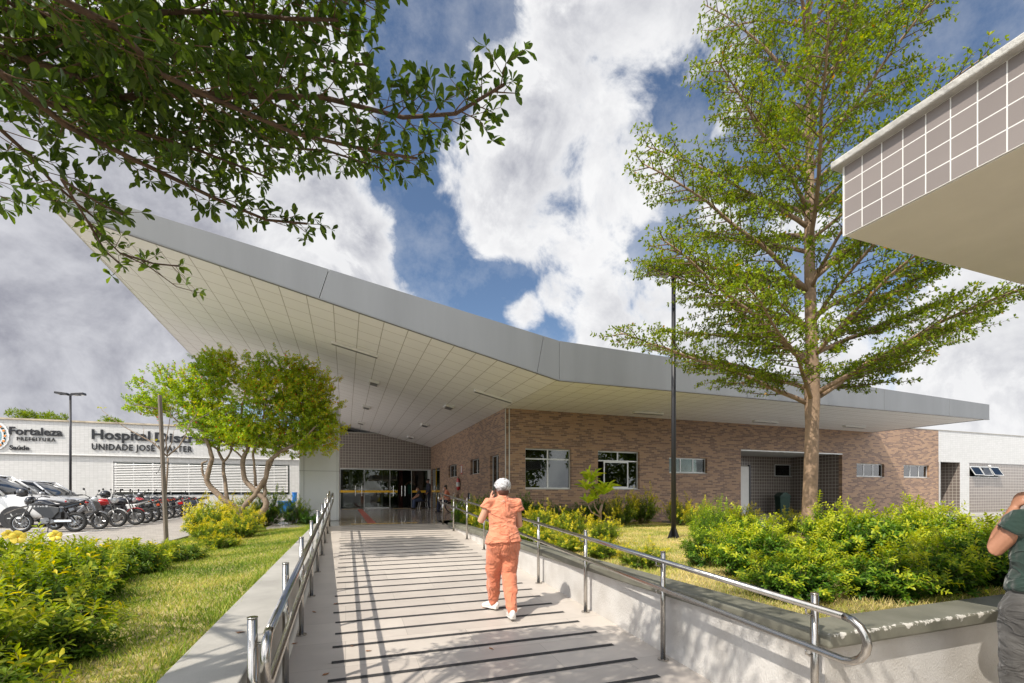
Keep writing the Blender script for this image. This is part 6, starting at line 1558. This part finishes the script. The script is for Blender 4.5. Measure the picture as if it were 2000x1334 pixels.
# mauve flowers and yellow trumpets
def trumpet(px, py, d, label, s=1.0):
    p = px_at(px, py, d=d); t = thing('trumpet_flower', label, 'flower', tuple(p), group='yellow trumpet flowers')
    to = (Vector((0,0,EYE))-p).normalized(); to.z += .25; q = to.to_track_quat('Z', 'Y').to_matrix().to_4x4()
    m = MB()
    for k_ in range(5):
        a = 2*math.pi*k_/5; c = Vector((math.cos(a), math.sin(a), 0)); b = Vector((-math.sin(a), math.cos(a), 0)); pts = []
        for (u, w, z) in ((.004,.004,-.012),(.014,.010,.000),(.030,.026,.003),(.045,.030,.003),(.055,.018,-.002)):
            sk = b*(.010*u/.05)
            pts += [q @ ((c*u-b*w+sk)*s+Vector((0,0,(z-.006)*s))), q @ ((c*u*1.04+sk)*s+Vector((0,0,(z+.002)*s))), q @ ((c*u+b*w+sk)*s+Vector((0,0,(z+.004)*s)))]
        m.add(pts, [(i*3+j, i*3+j+1, i*3+j+4, i*3+j+3) for i in range(4) for j in range(2)])
    m.build('petals', 'petal', t, smooth=True)
    f = MB(); f.tube([q @ Vector((0,0,-.009)), q @ Vector((0,0,-.03*s)), q @ Vector((0,0,-.06*s))], [.010*s,.008*s,.004*s], 10); f.build('throat', 'orange_mark', t, smooth=True)
trumpet(35,1049,3.25,'yellow trumpet flower at the left frame edge, the larger of the two left ones',.8); trumpet(16,1044,3.35,'half-open yellow trumpet flower right at the left frame edge',.6); trumpet(108,1046,3.5,'yellow trumpet flower seen from the side, right of the other two',.7)

# ---- young frangipani
p = px_at(1172, 1031, z=.13)
t = thing('young_frangipani', 'young frangipani with whorls of long bright green leaves in front of the brick wall', 'plant', tuple(p), world_parts=True)
m = MB(); D_ = 13.6; m.tube([p-Vector((0,0,.05)), px_at(1172,1000,d=D_), px_at(1176,985,d=D_)], [.05,.045,.035], 8)
arms = [[(1176,985),(1165,962),(1155,945)],[(1176,985),(1180,975),(1178,968)],[(1172,1005),(1162,990),(1160,975)],[(1173,1010),(1155,1000),(1148,985)],[(1178,980),(1190,968),(1186,962)]]
lv = Leaves(); tips = []
for a in arms: pts = [px_at(x, y, d=D_) for (x, y) in a]; m.tube(pts, [.024,.02,.018], 7); tips.append(pts[-1]+Vector((0,0,.03)))
m.build('stems', 'bark_grey', t, smooth=True)
tips += [px_at(1157,936,d=D_), px_at(1146,958,d=D_-.1), px_at(1180,966,d=D_-.1)]
for q in tips: lv.whorl(q, (0,0,1), 12, .40, .65, 1.0, 1.2); lv.whorl(q, (0,0,1), 7, .40, .85, .5, 1.4)
lv.build('leaves', 'leaf_plumeria', t, 1, .27, 0, wide=.6, droop=.35)
# ---- palms' tips just above the roof of the left block
for (px, py, lab) in ((43,806,'tree top with feathery leaves showing above the roof by the city lettering'),(105,812,'thin palm frond tip above the roof left of the lamp post'),(218,822,'low tree top showing above the roof before the umbrella tree')):
    c = px_at(px, py, d=36); t = thing('background_tree', lab, 'tree', (c.x, c.y, 0), world_parts=True)
    MB().tube([(c.x,c.y,0),(c.x,c.y,c.z-.4)], [.18,.1], 8).build('trunk', 'bark_grey', t); lv = Leaves()
    for k_ in range(110): v = Vector((rnd.uniform(-1,1)*(1.1 if px < 90 else .9), rnd.uniform(-1,1), rnd.uniform(-1.2,.25)*.6)); lv.whorl(c+v*(1-.4*abs(v.x)), v+Vector((0,0,.4)), 8, .30, .5)
    lv.build('crown', 'leaf_tree', t, 0, .2, 0)

# ---- trees and roofs behind the camera: the glass fronts and windows mirror them
for i, (x, y, h, r) in enumerate(((-9,-14,8,4.2),(-1,-17,9,5),(8,-15,7.5,4),(16,-16,8.5,4.6),(26,-13,8,4.4))):
    t = thing('street_tree', 'dense tree '+('far left','left of the middle','in the middle','right of the middle','far right')[i]+' of the row mirrored in the glass doors and windows', 'tree', (x, y, -.47), world_parts=True)
    MB().tube([(x,y,-.5),(x+.1,y,2),(x,y+.1,h*.6)], [.25,.2,.1], 10).build('trunk', 'bark', t, smooth=True); lv = Leaves()
    for k_ in range(1500):
        v = Vector((rnd.gauss(0,1), rnd.gauss(0,1), rnd.gauss(0,1))).normalized()*rnd.uniform(.55,1); lv.whorl(Vector((x,y,h*.56))+Vector((v.x*r,v.y*r*.8,v.z*h*.42)), v, 4, .42, .45)
    lv.build('crown', 'leaf_tree', t, 0, .6, 0)
# ---- grass
def grass(name, label, n, xs, ys, zf, keep=None, L=.05, tb=.45):
    x = rng.uniform(xs[0], xs[1], n*2); y = rng.uniform(ys[0]**.5 if ys[0] > 0 else 0, ys[1]**.5, n*2)**2 if ys[0] >= 0 else rng.uniform(ys[0], ys[1], n*2)
    if keep is not None: k_ = keep(x, y); x, y = x[k_], y[k_]
    x, y = x[:n], y[:n]; n = len(x)
    z = np.array([zf(a, b) for a, b in zip(x, y)])-.006
    P = np.stack([x, y, z], 1); az = rng.uniform(0, 2*np.pi, n); ln = rng.uniform(.25, 1.0, n)
    D = np.stack([np.cos(az)*ln, np.sin(az)*ln, np.ones(n)], 1); Nn = rv(n)
    pt = np.array([noise.noise(Vector((a*1.1, b*1.1, 0))) for a, b in zip(x, y)])
    T = np.clip(tb+.55*pt+rng.normal(size=n)*.2, 0, 1); s = 1+.0*y
    o = leaves(name, P, D, Nn, rng.uniform(.5,1.2,n)*L*s, .0045+.0012*np.sqrt(np.maximum(y,1)), T, 'grass_blade', None, 0, wide=.3, droop=.25)
    tag(o, label, 'grass', kind='stuff')
grass('grass', 'short yellow-green grass of the strip left of the ramp', 110000, (-3.75,-.83), (1.2,16.4), zl, L=.05, tb=.36)
grass('lawn_grass', 'dry yellowish lawn grass around the lamp post in the planter', 110000, (3.1,10.7), (2.35,14.5), zr, lambda x, y: (x > 3.2) & (y > 2.4), L=.06, tb=.72)
# tufts hanging over the coping edge
n = 2600; y = rng.uniform(1.2, 14, n); k_ = np.array([noise.noise(Vector((0, b*2.2, 7))) > .02 for b in y]); y = y[k_]; n = len(y)
P = np.stack([np.full(n, -.84)-rng.uniform(0,.09,n), y, np.full(n, .25)], 1); D = np.stack([rng.normal(size=n)*.5+.25, rng.normal(size=n)*.5, np.ones(n)], 1)
o = leaves('grass_tufts', P, D, rv(n), rng.uniform(.07,.17,n), .006, rng.uniform(.1,.6,n), 'grass_blade', None, 0, wide=.3, droop=.4); tag(o, 'longer grass tufts along the edge of the bare concrete wall', 'grass', kind='stuff')
# ---- fallen leaves
FL = [(655,1180),(720,1272),(690,1262),(636,1318),(614,1196),(470,1236),(960,1268),(575,1258),(1345,1210)]
wd = ['on the shaded strip by the left handrail','in the sun between the two rail shadows','on the ramp near the second lowest strip','on the lowest part of the ramp by the wall foot','near the foot of a left handrail post','on the bare concrete wall top','on the ramp below the person in salmon scrubs','by the lowest left handrail post','in the shade at the foot of the planter wall']
for i, ((px, py), w_) in enumerate(zip(FL, wd)):
    v = ray(px, py); k_ = (-1.73)/(v.z-.0568*v.y); p = Vector((0,0,EYE))+v*k_
    if i == 5: p = px_at(px, py, z=.33)
    a = rnd.uniform(0,6); m = MB(); s = .024
    pts = [(math.cos(a)*u*s-math.sin(a)*w*s, math.sin(a)*u*s+math.cos(a)*w*s, zz) for (u, w, zz) in ((-1.3,0,.003),(-.4,.55,.010),(.7,.5,.006),(1.4,0,.012),(.7,-.5,.008),(-.4,-.55,.004),(.1,0,.002))]
    m.add(pts, [(0,1,6),(1,2,6),(2,3,6),(3,4,6),(4,5,6),(5,0,6)]); o = m.build('fallen_leaf', 'dead_leaf'); o.location = p; tag(o, 'small dry brown leaf lying '+w_, 'leaf', 'fallen leaves on the ramp')

# clean up helper properties and empty prototypes that were not used
for o in list(bpy.data.objects):
    for k_ in ('_w', '_l', '_pl'):
        if k_ in o: del o[k_]
